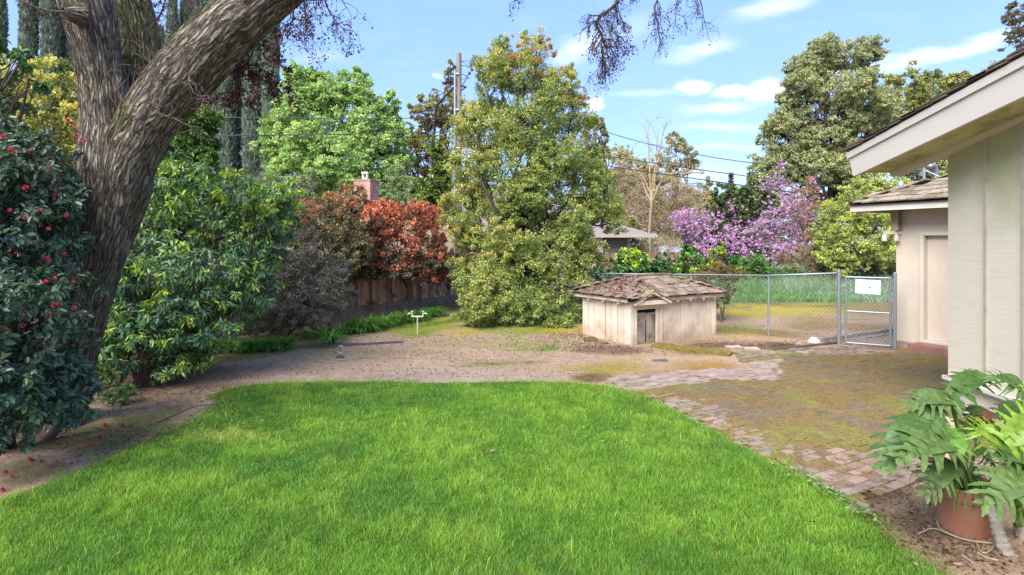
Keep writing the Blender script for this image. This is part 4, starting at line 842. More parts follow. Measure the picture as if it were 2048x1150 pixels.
# brick chimney of another roof
cz = 24.0; cc = P(733, 400, cz); ch = empty('brick_chimney', (cc[0], cz, 0), 'square red brick chimney with a white flue cap above the red shrub', 'chimney')
mbk = bpy.data.materials.new('red_brick'); n, l, b = nodes(mbk); bt = n.new('ShaderNodeTexBrick'); tcb = n.new('ShaderNodeTexCoord'); mpb = n.new('ShaderNodeMapping'); mpb.inputs['Rotation'].default_value = (math.radians(90), 0, 0)
sxb = n.new('ShaderNodeSeparateXYZ'); l.new(tcb.outputs['Object'], sxb.inputs[0]); ad = n.new('ShaderNodeMath'); ad.operation = 'ADD'; l.new(sxb.outputs[0], ad.inputs[0]); l.new(sxb.outputs[1], ad.inputs[1]); cb = n.new('ShaderNodeCombineXYZ'); l.new(ad.outputs[0], cb.inputs[0]); l.new(sxb.outputs[2], cb.inputs[1]); l.new(cb.outputs[0], bt.inputs['Vector'])
bt.inputs['Scale'].default_value = 1; bt.inputs['Brick Width'].default_value = .21; bt.inputs['Row Height'].default_value = .075; bt.inputs['Mortar Size'].default_value = .01
bt.inputs['Color1'].default_value = (*A(206, 150, 132), 1); bt.inputs['Color2'].default_value = (*A(176, 122, 106), 1); bt.inputs['Mortar'].default_value = (*A(200, 180, 165), 1)
l.new(mixrgb(n, l, 1., bt.outputs['Color'], ramp(n, l, noise_fac(n, l, 6, 4), .3, .7, .75, 1.25), 'MULTIPLY'), b.inputs['Base Color']); b.inputs['Roughness'].default_value = .9
ct = H + (HY - 364) / F * cz; e1_, e2_ = np.array([.94, -.34, 0]) * .40, np.array([.34, .94, 0]) * .33; c_ = np.array([cc[0], cz, 0])
w = MB(); w.box(c_ + up*ct/2, e1_, e2_, up*ct/2); w.build('stack', mbk, ch); w = MB(); w.box(c_ + up*(ct + .04), e1_*1.04, e2_*1.04, up*.038, A(180,130,115)); w.build('crown_course', surf('brick_rim', (1,1,1), .9), ch)
w = MB(); c = c_ + up*(ct + .26) - e1_*.15; w.box(c - up*.13, (.11,0,0), (0,.11,0), (0,0,.045)); w.box(c + up*.12, (.13,0,0), (0,.13,0), (0,0,.04)); 
for sx_ in (-.09, .09):
    for sy_ in (-.09, .09): w.box(c + (sx_, sy_, 0), (.02,0,0), (0,.02,0), (0,0,.09))
w.build('flue_cap', M['white_paint'], ch)
w = MB(); w.box(c_ + np.array([-.5, 4, 2.0]), (4.5,0,0), (0,3.5,0), (0,0,2.0 - .9)); 
tag(w.build('far_cottage', wallm), 'beige far cottage block hidden low behind the red shrub and chimney', 'cottage')
# distant parked car seen as a pale roof over the back fence
cx_ = P(1345, 497, 30); cr_ = empty('parked_car', (cx_[0], 30, 0), 'pale silver car roof showing just over the far plank fence', 'car')
w = MB(); w.hexa([(cx_[0]-1.0,29.2,.4),(cx_[0]+1.0,29.2,.4),(cx_[0]+1.0,33,.4),(cx_[0]-1.0,33,.4),(cx_[0]-1.0,29.1,1.2),(cx_[0]+1.0,29.1,1.2),(cx_[0]+1.0,33,1.2),(cx_[0]-1.0,33,1.2)]); w.hexa([(cx_[0]-.95,29.6,1.2),(cx_[0]+.95,29.6,1.2),(cx_[0]+.95,32.5,1.2),(cx_[0]-.95,32.5,1.2),(cx_[0]-.62,30.2,1.95),(cx_[0]+.62,30.2,1.95),(cx_[0]+.62,31.9,1.95),(cx_[0]-.62,31.9,1.95)])
w.build('body', surf('silver_paint', S(205, 215, 225, .8), .3, .03, metal=.2, attr=False), cr_)
for sx_ in (-.95, .95):
    for sy_ in (29.9, 32.2):
        w = MB(); w.tube([(cx_[0] + sx_ - .1, sy_, .32), (cx_[0] + sx_ + .1, sy_, .32)], .32, 16); w.build('wheel', M['dark'], cr_)

# ---------------------------------------------------------------- utility pole and cables
pz = 24.0; pb = P(918, 485, pz); pb[2] = 0; ptz = H + (HY - 107) / F * pz
up_ = empty('utility_pole', pb, 'weathered wooden utility pole with grey conduit left of the tall gold tipped tree', 'utility pole')
w = MB(); w.tube([pb, pb + up*ptz*.5, pb + up*ptz], [.15, .125, .105], 14); w.build('pole', surf('pole_wood', A(150, 138, 126), .9, .3, 6, stretch=(1, 1, .08), attr=False, bstr=.5), up_, usecol=False)
w = MB(); w.tube([pb + (-.16, -.1, 0), pb + (-.16, -.1, ptz - .72)], .05, 8); w.build('conduit', M['steel'], up_)
for z in (ptz - .9, ptz - 2.4, ptz - 4):
    w = MB(); w.tube([pb + (-.16, -.1, z), pb + (-.1, -.1, z + .001), pb + (0, -.1, z)], .06, 6); w.build('clamp', M['steel'], up_)
w = MB(); w.tube([pb + (0, 0, ptz - .5), pb + (.3, -.1, ptz - .55), pb + (.55, -.15, ptz - .7)], .015, 5); w.tube([pb + (.05, 0, ptz - 1.5), pb + (.28, -.1, ptz - 1.15), pb + (.45, -.1, ptz - .8)], .02, 5); w.tube([pb + (.0, 0, ptz - .35), pb + (.35, 0, ptz - .3), pb + (.5, 0, ptz - .5)], .012, 5); w.build('bracket', M['wire'], up_)
for dx_, dz_ in ((.55, -.72), (.45, -.86)):
    w = MB(); w.lathe(pb + np.array([dx_, -.12, ptz + dz_]), [(0, -.07), (.06, -.05), (.04, 0), (.06, .04), (0, .07)], 10); w.build('insulator', M['wire'], up_, smooth=True)
def cable(a, b_, sag, r, label, mat='wire', n_=28):
    t = np.linspace(0, 1, n_)[:, None]; p = np.asarray(a) * (1 - t) + np.asarray(b_) * t; p[:, 2] -= 4 * sag * (t * (1 - t))[:, 0]
    w = MB(); w.tube(p, r, 5); return tag(w.build('cable', M[mat]), label, 'cable')
PT = lambda y: P(918, y, pz)
cable(P(-400, 218, 22), PT(236), .12, .016, 'thin upper cable running left from the pole across the cypresses')
cable(P(-400, 262, 22), PT(263), .18, .024, 'thick lower cable running left from the pole across the cypresses')
cable(PT(118), mast_top, 1.2, .012, 'uppermost cable sloping down from the pole to the garage mast')
cable(PT(262), P(1660, 374, 20), .10, .018, 'middle cable sloping right from the pole towards the pink tree')
cable(PT(285), P(1590, 385, 20), .05, .020, 'lowest dark cable sloping right from the pole towards the pink tree')
cable(PT(340), P(1560, 372, 26), .1, .010, 'faint thin wire low behind the tall tree')

# ---------------------------------------------------------------- old tree on the left
bark = bpy.data.materials.new('furrowed_bark'); n, l, b = nodes(bark)
tcu = n.new('ShaderNodeTexCoord'); mpu = n.new('ShaderNodeMapping'); l.new(tcu.outputs['UV'], mpu.inputs[0]); mpu.inputs['Scale'].default_value = (1, .28, 1)
nd = n.new('ShaderNodeTexNoise'); nd.inputs['Scale'].default_value = 6; nd.inputs['Detail'].default_value = 3; l.new(mpu.outputs[0], nd.inputs['Vector'])
mxv = n.new('ShaderNodeVectorMath'); mxv.operation = 'MULTIPLY_ADD'; l.new(nd.outputs['Color'], mxv.inputs[0]); mxv.inputs[1].default_value = (.10, .10, 0); l.new(mpu.outputs[0], mxv.inputs[2])
mpr = n.new('ShaderNodeMapping'); mpr.inputs['Scale'].default_value = (1, .34, 1); l.new(mxv.outputs[0], mpr.inputs[0])
vr = n.new('ShaderNodeTexVoronoi'); vr.feature = 'DISTANCE_TO_EDGE'; vr.inputs['Scale'].default_value = 34; l.new(mpr.outputs[0], vr.inputs['Vector'])
rn = n.new('ShaderNodeTexNoise'); rn.inputs['Scale'].default_value = 34; rn.inputs['Detail'].default_value = 5; rn.inputs['Roughness'].default_value = .6; l.new(mpr.outputs[0], rn.inputs['Vector'])
ra = n.new('ShaderNodeMath'); ra.operation = 'SUBTRACT'; l.new(rn.outputs['Fac'], ra.inputs[0]); ra.inputs[1].default_value = .5
rb = n.new('ShaderNodeMath'); rb.operation = 'ABSOLUTE'; l.new(ra.outputs[0], rb.inputs[0])
nf = n.new('ShaderNodeTexNoise'); nf.inputs['Scale'].default_value = 60; nf.inputs['Detail'].default_value = 6; l.new(mpu.outputs[0], nf.inputs['Vector'])
e1n = ramp(n, l, vr.outputs['Distance'], .0, .22); e2n = ramp(n, l, rb.outputs[0], .0, .07)
em = n.new('ShaderNodeMath'); em.operation = 'MULTIPLY_ADD'; l.new(e1n, em.inputs[0]); em.inputs[1].default_value = .45; e3 = n.new('ShaderNodeMath'); e3.operation = 'MULTIPLY'; l.new(e2n, e3.inputs[0]); e3.inputs[1].default_value = .55; l.new(e3.outputs[0], em.inputs[2]); edge = em.outputs[0]
a = n.new('ShaderNodeAttribute'); a.attribute_name = 'col'
rd = mixrgb(n, l, edge, A(70, 61, 54), A(182, 169, 153)); rd = mixrgb(n, l, 1., rd, ramp(n, l, nf.outputs['Fac'], .3, .7, .7, 1.35), 'MULTIPLY')
rd = mixrgb(n, l, 1., rd, a.outputs['Color'], 'MULTIPLY')
big = noise_fac(n, l, 1.7, 5); rd = mixrgb(n, l, ramp(n, l, big, .5, .72, 0, .6), rd, A(96, 92, 58))
l.new(rd, b.inputs['Base Color']); b.inputs['Roughness'].default_value = .95; b.inputs['Specular IOR Level'].default_value = .15
hs = n.new('ShaderNodeMath'); hs.operation = 'MULTIPLY_ADD'; l.new(nf.outputs['Fac'], hs.inputs[0]); hs.inputs[1].default_value = .35; l.new(edge, hs.inputs[2]); bump(n, l, b, hs.outputs[0], 1., .06)
def barktube(mb, uvs, pts, rad, sides=72, seed=1, tint=None, flare=0., rough=.05):
    """limb with ridged displaced bark; pts control points, rad radii"""
    P_ = smooth_line([np.append(np.asarray(p, float), r) for p, r in zip(pts, rad)], 14); C_, R_ = P_[:, :3], P_[:, 3]
    seg = np.linalg.norm(np.diff(C_, axis=0), axis=1); s = np.concatenate([[0], np.cumsum(seg)]); n_ = max(8, int(s[-1] / .03)); si = np.linspace(0, s[-1], n_)
    C_ = np.stack([np.interp(si, s, C_[:, k]) for k in range(3)], 1); R_ = np.interp(si, s, R_); T = norm(np.gradient(C_, axis=0))
    b = norm(np.cross(T[0], [0, 1, .1])); a_ = np.arange(sides + 1) * 2 * math.pi / sides; V = np.zeros((n_, sides + 1, 3)); uv = np.zeros((n_, sides + 1, 2))
    for i in range(n_):
        b = norm(b - T[i] * np.dot(b, T[i])); c = np.cross(T[i], b); ca, sa = np.cos(a_), np.sin(a_); Rr = R_[i]
        q1, q2 = ca * 3.0, sa * 3.0
        ridge = 1 - np.abs(2 * fbm(ca * R_[i] * 16 + seed * 9, sa * R_[i] * 16, np.full(sides + 1, si[i] * 2.6), seed, 3) - 1) * 1.0
        lump = fbm(ca * 1.2, sa * 1.2, np.full(sides + 1, si[i] * 1.3), seed + 3, 3) - .5
        r = Rr * (1 + .16 * lump) + rough * (ridge - .75) + flare * Rr * math.exp(-si[i] * 3) * (1 + .5 * np.sin(a_ * 5))
        V[i] = C_[i] + r[:, None] * (ca[:, None] * b + sa[:, None] * c); uv[i, :, 0] = a_ * max(R_.mean(), .05); uv[i, :, 1] = si[i]
    k = sides + 1; i, j = np.meshgrid(np.arange(n_ - 1), np.arange(sides), indexing='ij'); q = np.stack([i*k+j, i*k+j+1, (i+1)*k+j+1, (i+1)*k+j], -1).reshape(-1, 4)
    ctr = np.repeat(C_, k, 0); V = V.reshape(-1, 3); rdir = norm(V - ctr); mo = np.clip((rdir[:, 2] * .9 - rdir[:, 0] * .25 + 1.6 * (fbm(V[:, 0]*1.8, V[:, 1]*1.8, V[:, 2]*1.8, 9, 4) - .5)) * 2.2 - .1 + 1.5 * np.exp(-np.sum((V - P(262, 265, 6.35)) ** 2, 1) / .16), 0, 1)[:, None]
    cl = np.ones((len(V), 3)) * (tint if tint is not None else 1); cl = cl * (1 - mo * .9) + np.array([.42, .47, .22]) * mo * .9; mb.add(V, q, [], cl); uvs.append(uv.reshape(-1, 2))
def build_bark(mb, uvs, name, parent): return npmesh(name, np.vstack(mb.V), [np.vstack(mb.Fq)], bark, parent, np.vstack(mb.col), smooth=True, uv=np.vstack(uvs))
tb = G(100, 850); OT = empty('old_shade_tree', tb, 'massive leaning grey barked tree forking beside the red flowered camellia', 'tree')
def TP(px, py, Z): return P(px, py, Z)
w, uv_ = MB(), []
barktube(w, uv_, [tb - up*.15, TP(120, 790, 6.88), TP(156, 680, 6.85), TP(190, 545, 6.8), TP(222, 410, 6.75), TP(232, 320, 6.7), TP(236, 262, 6.7)], [.32, .25, .235, .26, .335, .39, .34], 84, 1, flare=.35)
tk = build_bark(w, uv_, 'trunk', OT)
moss_t = np.array([.62, .72, .42])
w, uv_ = MB(), []
barktube(w, uv_, [TP(205, 490, 6.78), TP(232, 390, 6.72), TP(222, 300, 6.7), TP(212, 200, 6.6), TP(192, 90, 6.5), TP(172, 0, 6.4), TP(120, -160, 6.2), TP(20, -420, 5.8), TP(-80, -700, 5.5)], [.12, .30, .30, .25, .235, .26, .24, .18, .10], 60, 2); build_bark(w, uv_, 'limb', OT)
w, uv_ = MB(), []
barktube(w, uv_, [TP(238, 400, 6.9), TP(262, 300, 7.05), TP(272, 220, 7.1), TP(268, 100, 7.2), TP(250, 0, 7.3), TP(235, -160, 7.5), TP(260, -420, 7.9), TP(300, -800, 8.6)], [.12, .24, .30, .30, .29, .27, .2, .1], 60, 3, moss_t); build_bark(w, uv_, 'limb', OT)
w, uv_ = MB(), []
barktube(w, uv_, [TP(215, 500, 6.76), TP(240, 395, 6.66), TP(268, 300, 6.6), TP(322, 206, 6.5), TP(392, 124, 6.35), TP(468, 44, 6.2), TP(560, -28, 6.05), TP(700, -110, 5.9), TP(960, -190, 5.9), TP(1260, -170, 6.0), TP(1560, -210, 6.0)], [.12, .22, .28, .30, .31, .295, .24, .19, .13, .08, .035], 72, 4); build_bark(w, uv_, 'limb', OT)
# burrs in the fork
w, uv_ = MB(), []
barktube(w, uv_, [TP(165, 30, 6.15), TP(140, 25, 6.05), TP(126, 22, 6.0)], [.13, .08, .03], 24, 6); build_bark(w, uv_, 'burr', OT)
def twigs(mb, starts, r_, depth=3, L=.5, r=.008, spread=.6, grav=-.3, kids=3, tips=None, col=A(74, 58, 56)):
    for (p, d) in starts:
        n_ = 6; pts = [p]; dd = norm(np.asarray(d, float))
        for k in range(n_): dd = norm(dd + r_.normal(size=3) * .22 + np.array([0, 0, grav * .25])); pts.append(pts[-1] + dd * L / n_)
        mb.tube(pts, np.linspace(r, r * .5, n_ + 1), 4 if r > .006 else 3, col, cap=False)
        if tips is not None: tips += pts[2:]
        if depth > 0:
            ks = [(pts[r_.integers(1, n_ + 1)], norm(dd + r_.normal(size=3) * spread)) for _ in range(kids)]
            twigs(mb, ks, r_, depth - 1, L * r_.uniform(.55, .85), r * .6, spread, grav, kids, tips, col)
def hang(paths, seed, label=None, tipn=1.0, leafsz=.03, rad=.022, depth=3, L=.3, kids=3, cols=(A(84, 68, 60), A(110, 88, 76)), name='hanging_branch', every=2, grav=-.8):
    """twiggy branch hanging into view from the big limb"""
    r_ = np.random.default_rng(seed); w = MB(); tips = []
    for pth, Z, r0 in paths:
        pp = smooth_line([P(x, y, Z + dz) for x, y, dz in pth], 6); w.tube(pp, np.linspace(r0, r0 * .3, len(pp)), 6, A(84, 68, 64))
        for k in range(2, len(pp), every):
            d = norm(r_.normal(size=3) * (1, .5, .6) + np.array([0, 0, -.5])); twigs(w, [(pp[k], d)], r_, depth, L, r0 * .38, .7, grav, kids, tips)
    br = w.build(name, M['twig'], OT)
    tips = np.array(tips); n_ = int(len(tips) * tipn); k = r_.integers(0, len(tips), n_); Pt = tips[k] + r_.normal(size=(n_, 3)) * .02
    Ls = leafsz * r_.uniform(.4, 1.3, n_); Vv, Fc, nv = leaf_np(Pt, norm(r_.normal(size=(n_, 3))), norm(r_.normal(size=(n_, 3))), Ls, Ls * .8, 'r')
    npmesh('seed_clusters', Vv, [Fc], M['leaf_matt'], br, np.repeat(np.array(cols)[r_.integers(0, len(cols), n_)] * r_.uniform(.6, 1.3, (n_, 1)), nv, 0))['kind'] = 'stuff'
hang([([(1255, -150, 0), (1240, -40, 0), (1233, 5, 0), (1212, 24, 0), (1193, 44, 0), (1201, 68, 0), (1209, 88, 0), (1203, 104, 0), (1212, 120, 0)], 6.0, .020), ([(1245, -60, .1), (1232, 0, .1), (1235, 50, .1), (1222, 60, .1), (1245, 78, .1)], 6.0, .009)], 101, tipn=.22, leafsz=.022, L=.17, depth=3, kids=3)
hang([([(1330, -170, 0), (1318, -20, 0), (1309, 16, 0), (1316, 50, 0), (1318, 72, 0)], 6.0, .012), ([(1420, -180, .2), (1385, -40, .2), (1402, 5, .2), (1408, 40, .2)], 6.0, .011), ([(1370, -170, 0), (1358, -30, 0), (1352, 20, 0), (1351, 40, 0)], 6.0, .008)], 102, tipn=.25, leafsz=.022, L=.17, depth=2, kids=3)
hang([([(600, -60, 0), (588, 0, 0), (585, 40, 0), (572, 55, 0), (560, 90, 0)], 6.0, .014), ([(640, -80, .1), (650, 0, .1), (670, 40, .1), (690, 60, .1)], 6.0, .012), ([(600, -40, -.1), (610, 20, 0), (612, 60, 0), (622, 75, 0)], 6.0, .010), ([(620, -70, 0), (632, 0, 0), (630, 30, 0)], 6, .01), ([(660, -90, 0), (680, -10, 0), (700, 25, 0)], 6.0, .01)], 103, tipn=.5, leafsz=.026, L=.2, depth=3, kids=2)
hang([([(560, 25, .2), (548, 60, .25), (560, 110, .3), (545, 150, .3)], 6.3, .014), ([(510, 90, .2), (498, 120, .2), (470, 160, .3), (500, 190, .3)], 6.5, .014), ([(455, 150, .2), (500, 130, .2), (545, 150, .3), (580, 170, .3)], 6.4, .012), ([(430, 190, 0), (455, 184, 0), (480, 181, 0)], 6.4, .012)], 104, tipn=1.0, leafsz=.035, L=.16, depth=3, kids=2, cols=(A(92, 60, 66), A(110, 74, 74), A(74, 50, 56), A(130, 84, 66)), name='dead_leaf_branch', grav=-.5)
hang([([(1000, -130, 0), (1020, -30, 0), (1030, 5, 0)], 6.0, .008), ([(1050, -130, 0), (1045, -20, 0), (1020, 8, 0)], 6.0, .008)], 105, tipn=.4, leafsz=.025, L=.12, depth=1, kids=2)
hang([([(140, 24, 0), (100, 22, 0), (60, 10, 0), (30, -10, 0)], 6.0, .016)], 109, tipn=.5, leafsz=.03, L=.2, depth=2, kids=2, name='side_branch', grav=-.1)
hang([([(300, 60, 0), (325, 20, 0), (335, -20, 0)], 6.8, .016)], 110, tipn=.5, leafsz=.03, L=.2, depth=2, kids=2, name='side_branch', grav=-.1)
hang([([(440, 60, 0), (400, 20, 0), (375, -20, 0)], 6.0, .012), ([(370, 120, 0), (345, 70, 0), (340, 30, 0)], 6.2, .010)], 106, tipn=.5, leafsz=.03, L=.2, depth=2, kids=2, name='side_branch', grav=-.1)
r_ = np.random.default_rng(107); w = MB(); tips = []
for _ in range(26):
    q_ = TP(r_.uniform(250, 400), r_.uniform(90, 250), 6.15); twigs(w, [(q_, (r_.normal(), -.5, r_.normal() * .5 + .1))], r_, 2, .28, .006, .9, .1, 2, tips, np.array(A(140, 118, 106)))
w.build('epicormic_twigs', M['twig'], OT)
# the rest of the bare crown above the picture
r_ = np.random.default_rng(108); w = MB()
for k in range(9):
    s_ = TP(r_.uniform(0, 1500), r_.uniform(-700, -230), r_.uniform(5, 7.5)); twigs(w, [(s_, (r_.normal(), r_.normal(), .6))], r_, 2, 1.6, .035, .7, .1, 3, None, A(90, 76, 70))
w.build('upper_branches', M['twig'], OT)

# ---------------------------------------------------------------- camellia
t = empty('camellia', G(60, 880), 'dark glossy camellia bush with red flowers left of the massive trunk', 'shrub')
CL = [lobe(10, 330, 95, 85, 5.7, .9), lobe(85, 325, 50, 65, 6.0, .8), lobe(-10, 470, 105, 110, 5.4, .9), lobe(65, 480, 66, 105, 5.8, .7), lobe(85, 600, 52, 80, 5.7, .6), lobe(10, 620, 105, 110, 5.1, .9),
      lobe(40, 720, 90, 90, 5.2, .8), lobe(92, 740, 58, 70, 5.4, .6), lobe(-90, 600, 140, 260, 5.2, 1), lobe(90, 810, 62, 56, 5.3, .5), lobe(132, 800, 48, 55, 5.5, .4), lobe(20, 835, 85, 55, 5.2, .5), lobe(75, 420, 60, 60, 5.9, .6), lobe(-150, 350, 130, 140, 5.6, 1), lobe(-60, 780, 110, 70, 5, .7)]
wood('stems', t, G(50, 890), CL, .11, A(80, 66, 56), 5, 4, 5, fork=.25)
GD = [A(94,122,98), A(116,144,114), A(74,100,82), A(140,162,136)]
crown('foliage', t, CL, 40000, .075, .52, GD, M['leaf_gloss'], tip=[A(120,150,80)], tipamt=.08, shape='l', per=34, cr=.22, seed=21, core=.45, droop=.5, gap=.0, sat=4)
rr = np.random.default_rng(22); fl = [(8,272,1.3),(30,305,1),(62,300,.8),(108,212,.0),(137,240,1),(150,248,1),(152,270,1),(153,283,.9),(168,280,1),(52,375,1.3),(110,390,1),(133,430,1.1),(165,440,1),(22,297,1),(98,457,1),(150,488,.9),(50,435,1),(92,517,1),(35,505,.8),(100,522,.8),(110,556,1),(147,563,.9),(90,564,1.1),(5,590,1.2),(110,610,1.4),(50,618,1),(150,615,1),(168,628,1),(47,650,1.1),(150,690,.9),(80,420,.9),(20,420,.8),(60,560,.8),(130,508,.8),(15,660,.7),(98,340,.9),(100,630,.8),(175,370,1)]
fm = MB()
def flower_v(c, d, s, rr):
    d = norm(np.asarray(d, float)); a_ = norm(np.cross(d, [0, 0, 1.])); b__ = np.cross(a_, d); V, cols = [], []
    Pt, Ax, Nx = [], [], []
    for ring, (nn, tl) in enumerate(((7, .9), (6, .5), (4, .2))):
        for k in range(nn):
            th = 2 * math.pi * k / nn + ring * .4; rd = a_ * math.cos(th) + b__ * math.sin(th); Pt.append(c + d * .004 * ring); Ax.append(norm(rd * tl + d * (1 - tl) * .9)); Nx.append(norm(d * tl - rd * (1 - tl)))
    n_ = len(Pt); Ls = np.full(n_, s * .5) * rr.uniform(.8, 1.1, n_); return leaf_np(np.array(Pt), np.array(Ax), np.array(Nx), Ls, Ls * .95, 'l')
RED = [A(240,84,104), A(232,70,92), A(245,120,130)]
surfc = []
for px, py, k in fl:
    if k == 0: continue
    Z = 5.0 if py > 560 else 5.25
    best = None
    for lb in CL:        # nearest surface of the bush along the sight line
        dirv = P(px, py, 1.) - np.array([0, 0, H]); o_ = (np.array([0, 0, H]) - lb['c']) / lb['r']; dv = dirv / lb['r']; aa, bb, c2_ = dv @ dv, 2 * o_ @ dv, o_ @ o_ - 1; ds = bb*bb - 4*aa*c2_
        if ds > 0: z_ = (-bb - ds ** .5) / (2 * aa); best = z_ if best is None else min(best, z_)
    Z = (best if best else Z) + .02; c = P(px, py, Z); s = .046 * k * rr.uniform(.85, 1.15)
    Vv, Fc, nv = flower_v(c, (rr.normal() * .4, -1, rr.normal() * .3 + .1), s, rr); npmesh('flower', Vv, [Fc], M['petal'], t, np.repeat(np.array(RED)[rr.integers(0, 3, len(Vv) // 6)] * rr.uniform(.8, 1.1), 6, 0))
FLB = ['fallen red flower by the camellia skirt nearest the big trunk', 'fallen red flower under the camellia right edge', 'fallen red flower just below the camellia left part', 'large fallen red flower low beneath the camellia at the far left', 'fallen red flower between the left ones and the mossy strip', 'pale fallen flower in the middle of the mossy strip', 'fallen red flower near the left picture edge above the pink pair', 'pink petal heap at the left edge lowest but one', 'fallen orange red flower near the lawn rim', 'fallen red flower on the moss just left of the lawn rim', 'fallen flower highest on the mossy strip', 'small orange petal close to the lawn bulge', 'small reddish petal furthest right on the mossy strip', 'fallen red flower lowest at the left picture edge']
for fk, (px, py) in enumerate([(155,835),(105,852),(38,892),(14,900),(60,925),(113,930),(10,950),(24,958),(200,880),(180,893),(210,855),(246,856),(257,884),(5,985)]):
    c = GG(px, py) + up*.015; Vv, Fc, nv = flower_v(c, (rr.normal()*.2, rr.normal()*.2, 1), .06 * rr.uniform(.7, 1.1), rr)
    o = npmesh('fallen_flower', Vv, [Fc], M['petal'], None, np.repeat(np.array(RED)[rr.integers(0, 3, len(Vv) // 6)] * rr.uniform(.7, 1.1), 6, 0)); tag(o, FLB[fk], 'flower', 'fallen camellia flowers')
for k, (pth, lb) in enumerate([([(130,853),(145,838),(160,835),(175,842)], 'curved pale twig on the mossy strip under the camellia'), ([(310,848),(350,832),(390,815),(425,812)], 'long thin bare branch lying beside the lawn corner'), ([(268,780),(300,778),(330,785)], 'short dark stick on the shaded bed'), ([(430,812),(445,806),(455,822)], 'small forked twig at the lawn corner')]):
    w = MB(); w.tube(smooth_line([GG(x_, y_) + up*.012 for x_, y_ in pth], 5), .008, 5, A(150, 130, 112)); tag(w.build('fallen_twig', M['twig']), lb, 'twig')
# ---------------------------------------------------------------- shrubs and trees
def A(r, g, b, k=.8): return S(r, g, b, k)
D1, D2, D3 = A(70,104,58), A(92,130,62), A(52,84,52)
WC = A(88, 72, 62)
# laurel, lower dark part and upper light part
plant('laurel', 'big glossy laurel bush with light green top right of the massive trunk', 'shrub', G(270, 775),
      [lobe(300,640,110,90,8.9,1.), lobe(250,700,85,70,8.5,.8), lobe(370,560,120,100,9.3,1.), lobe(290,520,100,110,9.6,1), lobe(450,500,100,110,9.6,1.), lobe(390,430,120,80,9.9,1.,tip=1.5), lobe(490,430,85,80,9.8,.9,tip=2.2), lobe(540,440,45,60,9.6,.5,tip=2.4), lobe(360,690,85,60,8.8,.7), lobe(420,620,80,65,9.1,.8), lobe(330,400,80,70,10.1,.9,tip=1.2), lobe(500,555,50,55,9.5,.6,tip=1.5), lobe(215,620,50,90,9.0,.7)],
      50000, .10, .38, [A(82,122,84), A(104,146,100), A(66,100,74), A(122,162,108)], .09, WC, 'leaf_gloss', stems=5, seed=31, fork=.25, shape='l', per=34, cr=.22, tip=[A(168,190,70), A(140,176,62)], tipamt=.38, droop=.7, jag=.4)
plant('leafy_sapling', 'upright mid green bush rising in the gap behind the massive trunk and the laurel', 'shrub', G(372, 700),
      [lobe(360,310,45,50,11.5,.8), lobe(400,270,36,40,11.5,.6), lobe(415,230,20,28,11.5,.4), lobe(340,360,55,45,11.5,.8), lobe(395,330,40,40,11.3,.6)], 11000, .10, .42, [A(80,120,60), A(110,150,70), A(60,96,50)], .06, WC, 'leaf', seed=32, shape='l', tip=[A(150,180,70)], tipamt=.3, droop=.5)
plant('golden_shrub', 'sunlit yellow green privet behind the camellia left of the trunk', 'shrub', P(110, 485, 11.) * (1, 1, 0),
      [lobe(60,210,70,50,11,1,tip=1), lobe(130,230,50,60,11,1,tip=1.6), lobe(110,150,40,40,11.2,.7,tip=1.6), lobe(20,170,50,60,11,.8,tip=.7), lobe(150,180,28,40,11,.6,tip=1.6), lobe(110,290,80,60,10.8,1,tip=.8), lobe(-60,220,90,100,11,1)], 24000, .07, .5, [A(110,130,50), A(140,152,56), A(80,104,50)], .08, WC, 'leaf', seed=33, tip=[A(226,216,110), A(236,230,140)], tipamt=.75, cr=.2, gap=.2)
plant('maple_branch_tree', 'dark maple like foliage in the upper left corner before the cypresses', 'tree', P(-180, 485, 8.5) * (1, 1, 0),
      [lobe(5,120,40,30,8.5,.4), lobe(-15,170,50,50,8.5,.6), lobe(45,130,28,24,8.4,.3), lobe(-120,120,80,100,8.5,.8), lobe(-5,230,26,36,8.4,.4), lobe(58,165,12,20,8.4,.2)], 2200, .11, .8, [A(88,132,74), A(66,104,62), A(128,168,76)], .09, A(84,70,66), 'leaf', seed=34, shape='l', per=22, cr=.3, droop=.9)
plant('grey_shrub', 'dark dull purple grey bush between laurel and board fence', 'shrub', G(570, 672),
      [lobe(570,590,85,70,12.6,1.), lobe(640,570,60,55,13.0,.8), lobe(560,500,75,60,13.2,1.), lobe(630,630,60,40,12.7,.6), lobe(530,640,75,36,12.3,.8), lobe(660,545,36,30,13.2,.4), lobe(500,580,60,60,12.6,.8)],
      60000, .05, .5, [A(130,122,110), A(104,98,88), A(150,144,132), A(106,110,84)], .08, A(110,96,88), 'leaf', stems=6, seed=35, fork=.3, per=36, cr=.18, jag=.45)
plant('twiggy_grey_bush', 'pale grey brown twiggy bush showing above the laurel top', 'shrub', P(530, 485, 15.5) * (1, 1, 0),
      [lobe(510,380,50,40,15.5,.8), lobe(570,385,50,40,15.5,.8), lobe(545,420,70,50,15.3,.9), lobe(490,400,35,30,15.4,.5)], 20000, .06, .45, [A(130,126,112), A(112,112,96), A(144,138,124)], .07, A(130,116,104), 'leaf', seed=36, stems=4, cr=.2)
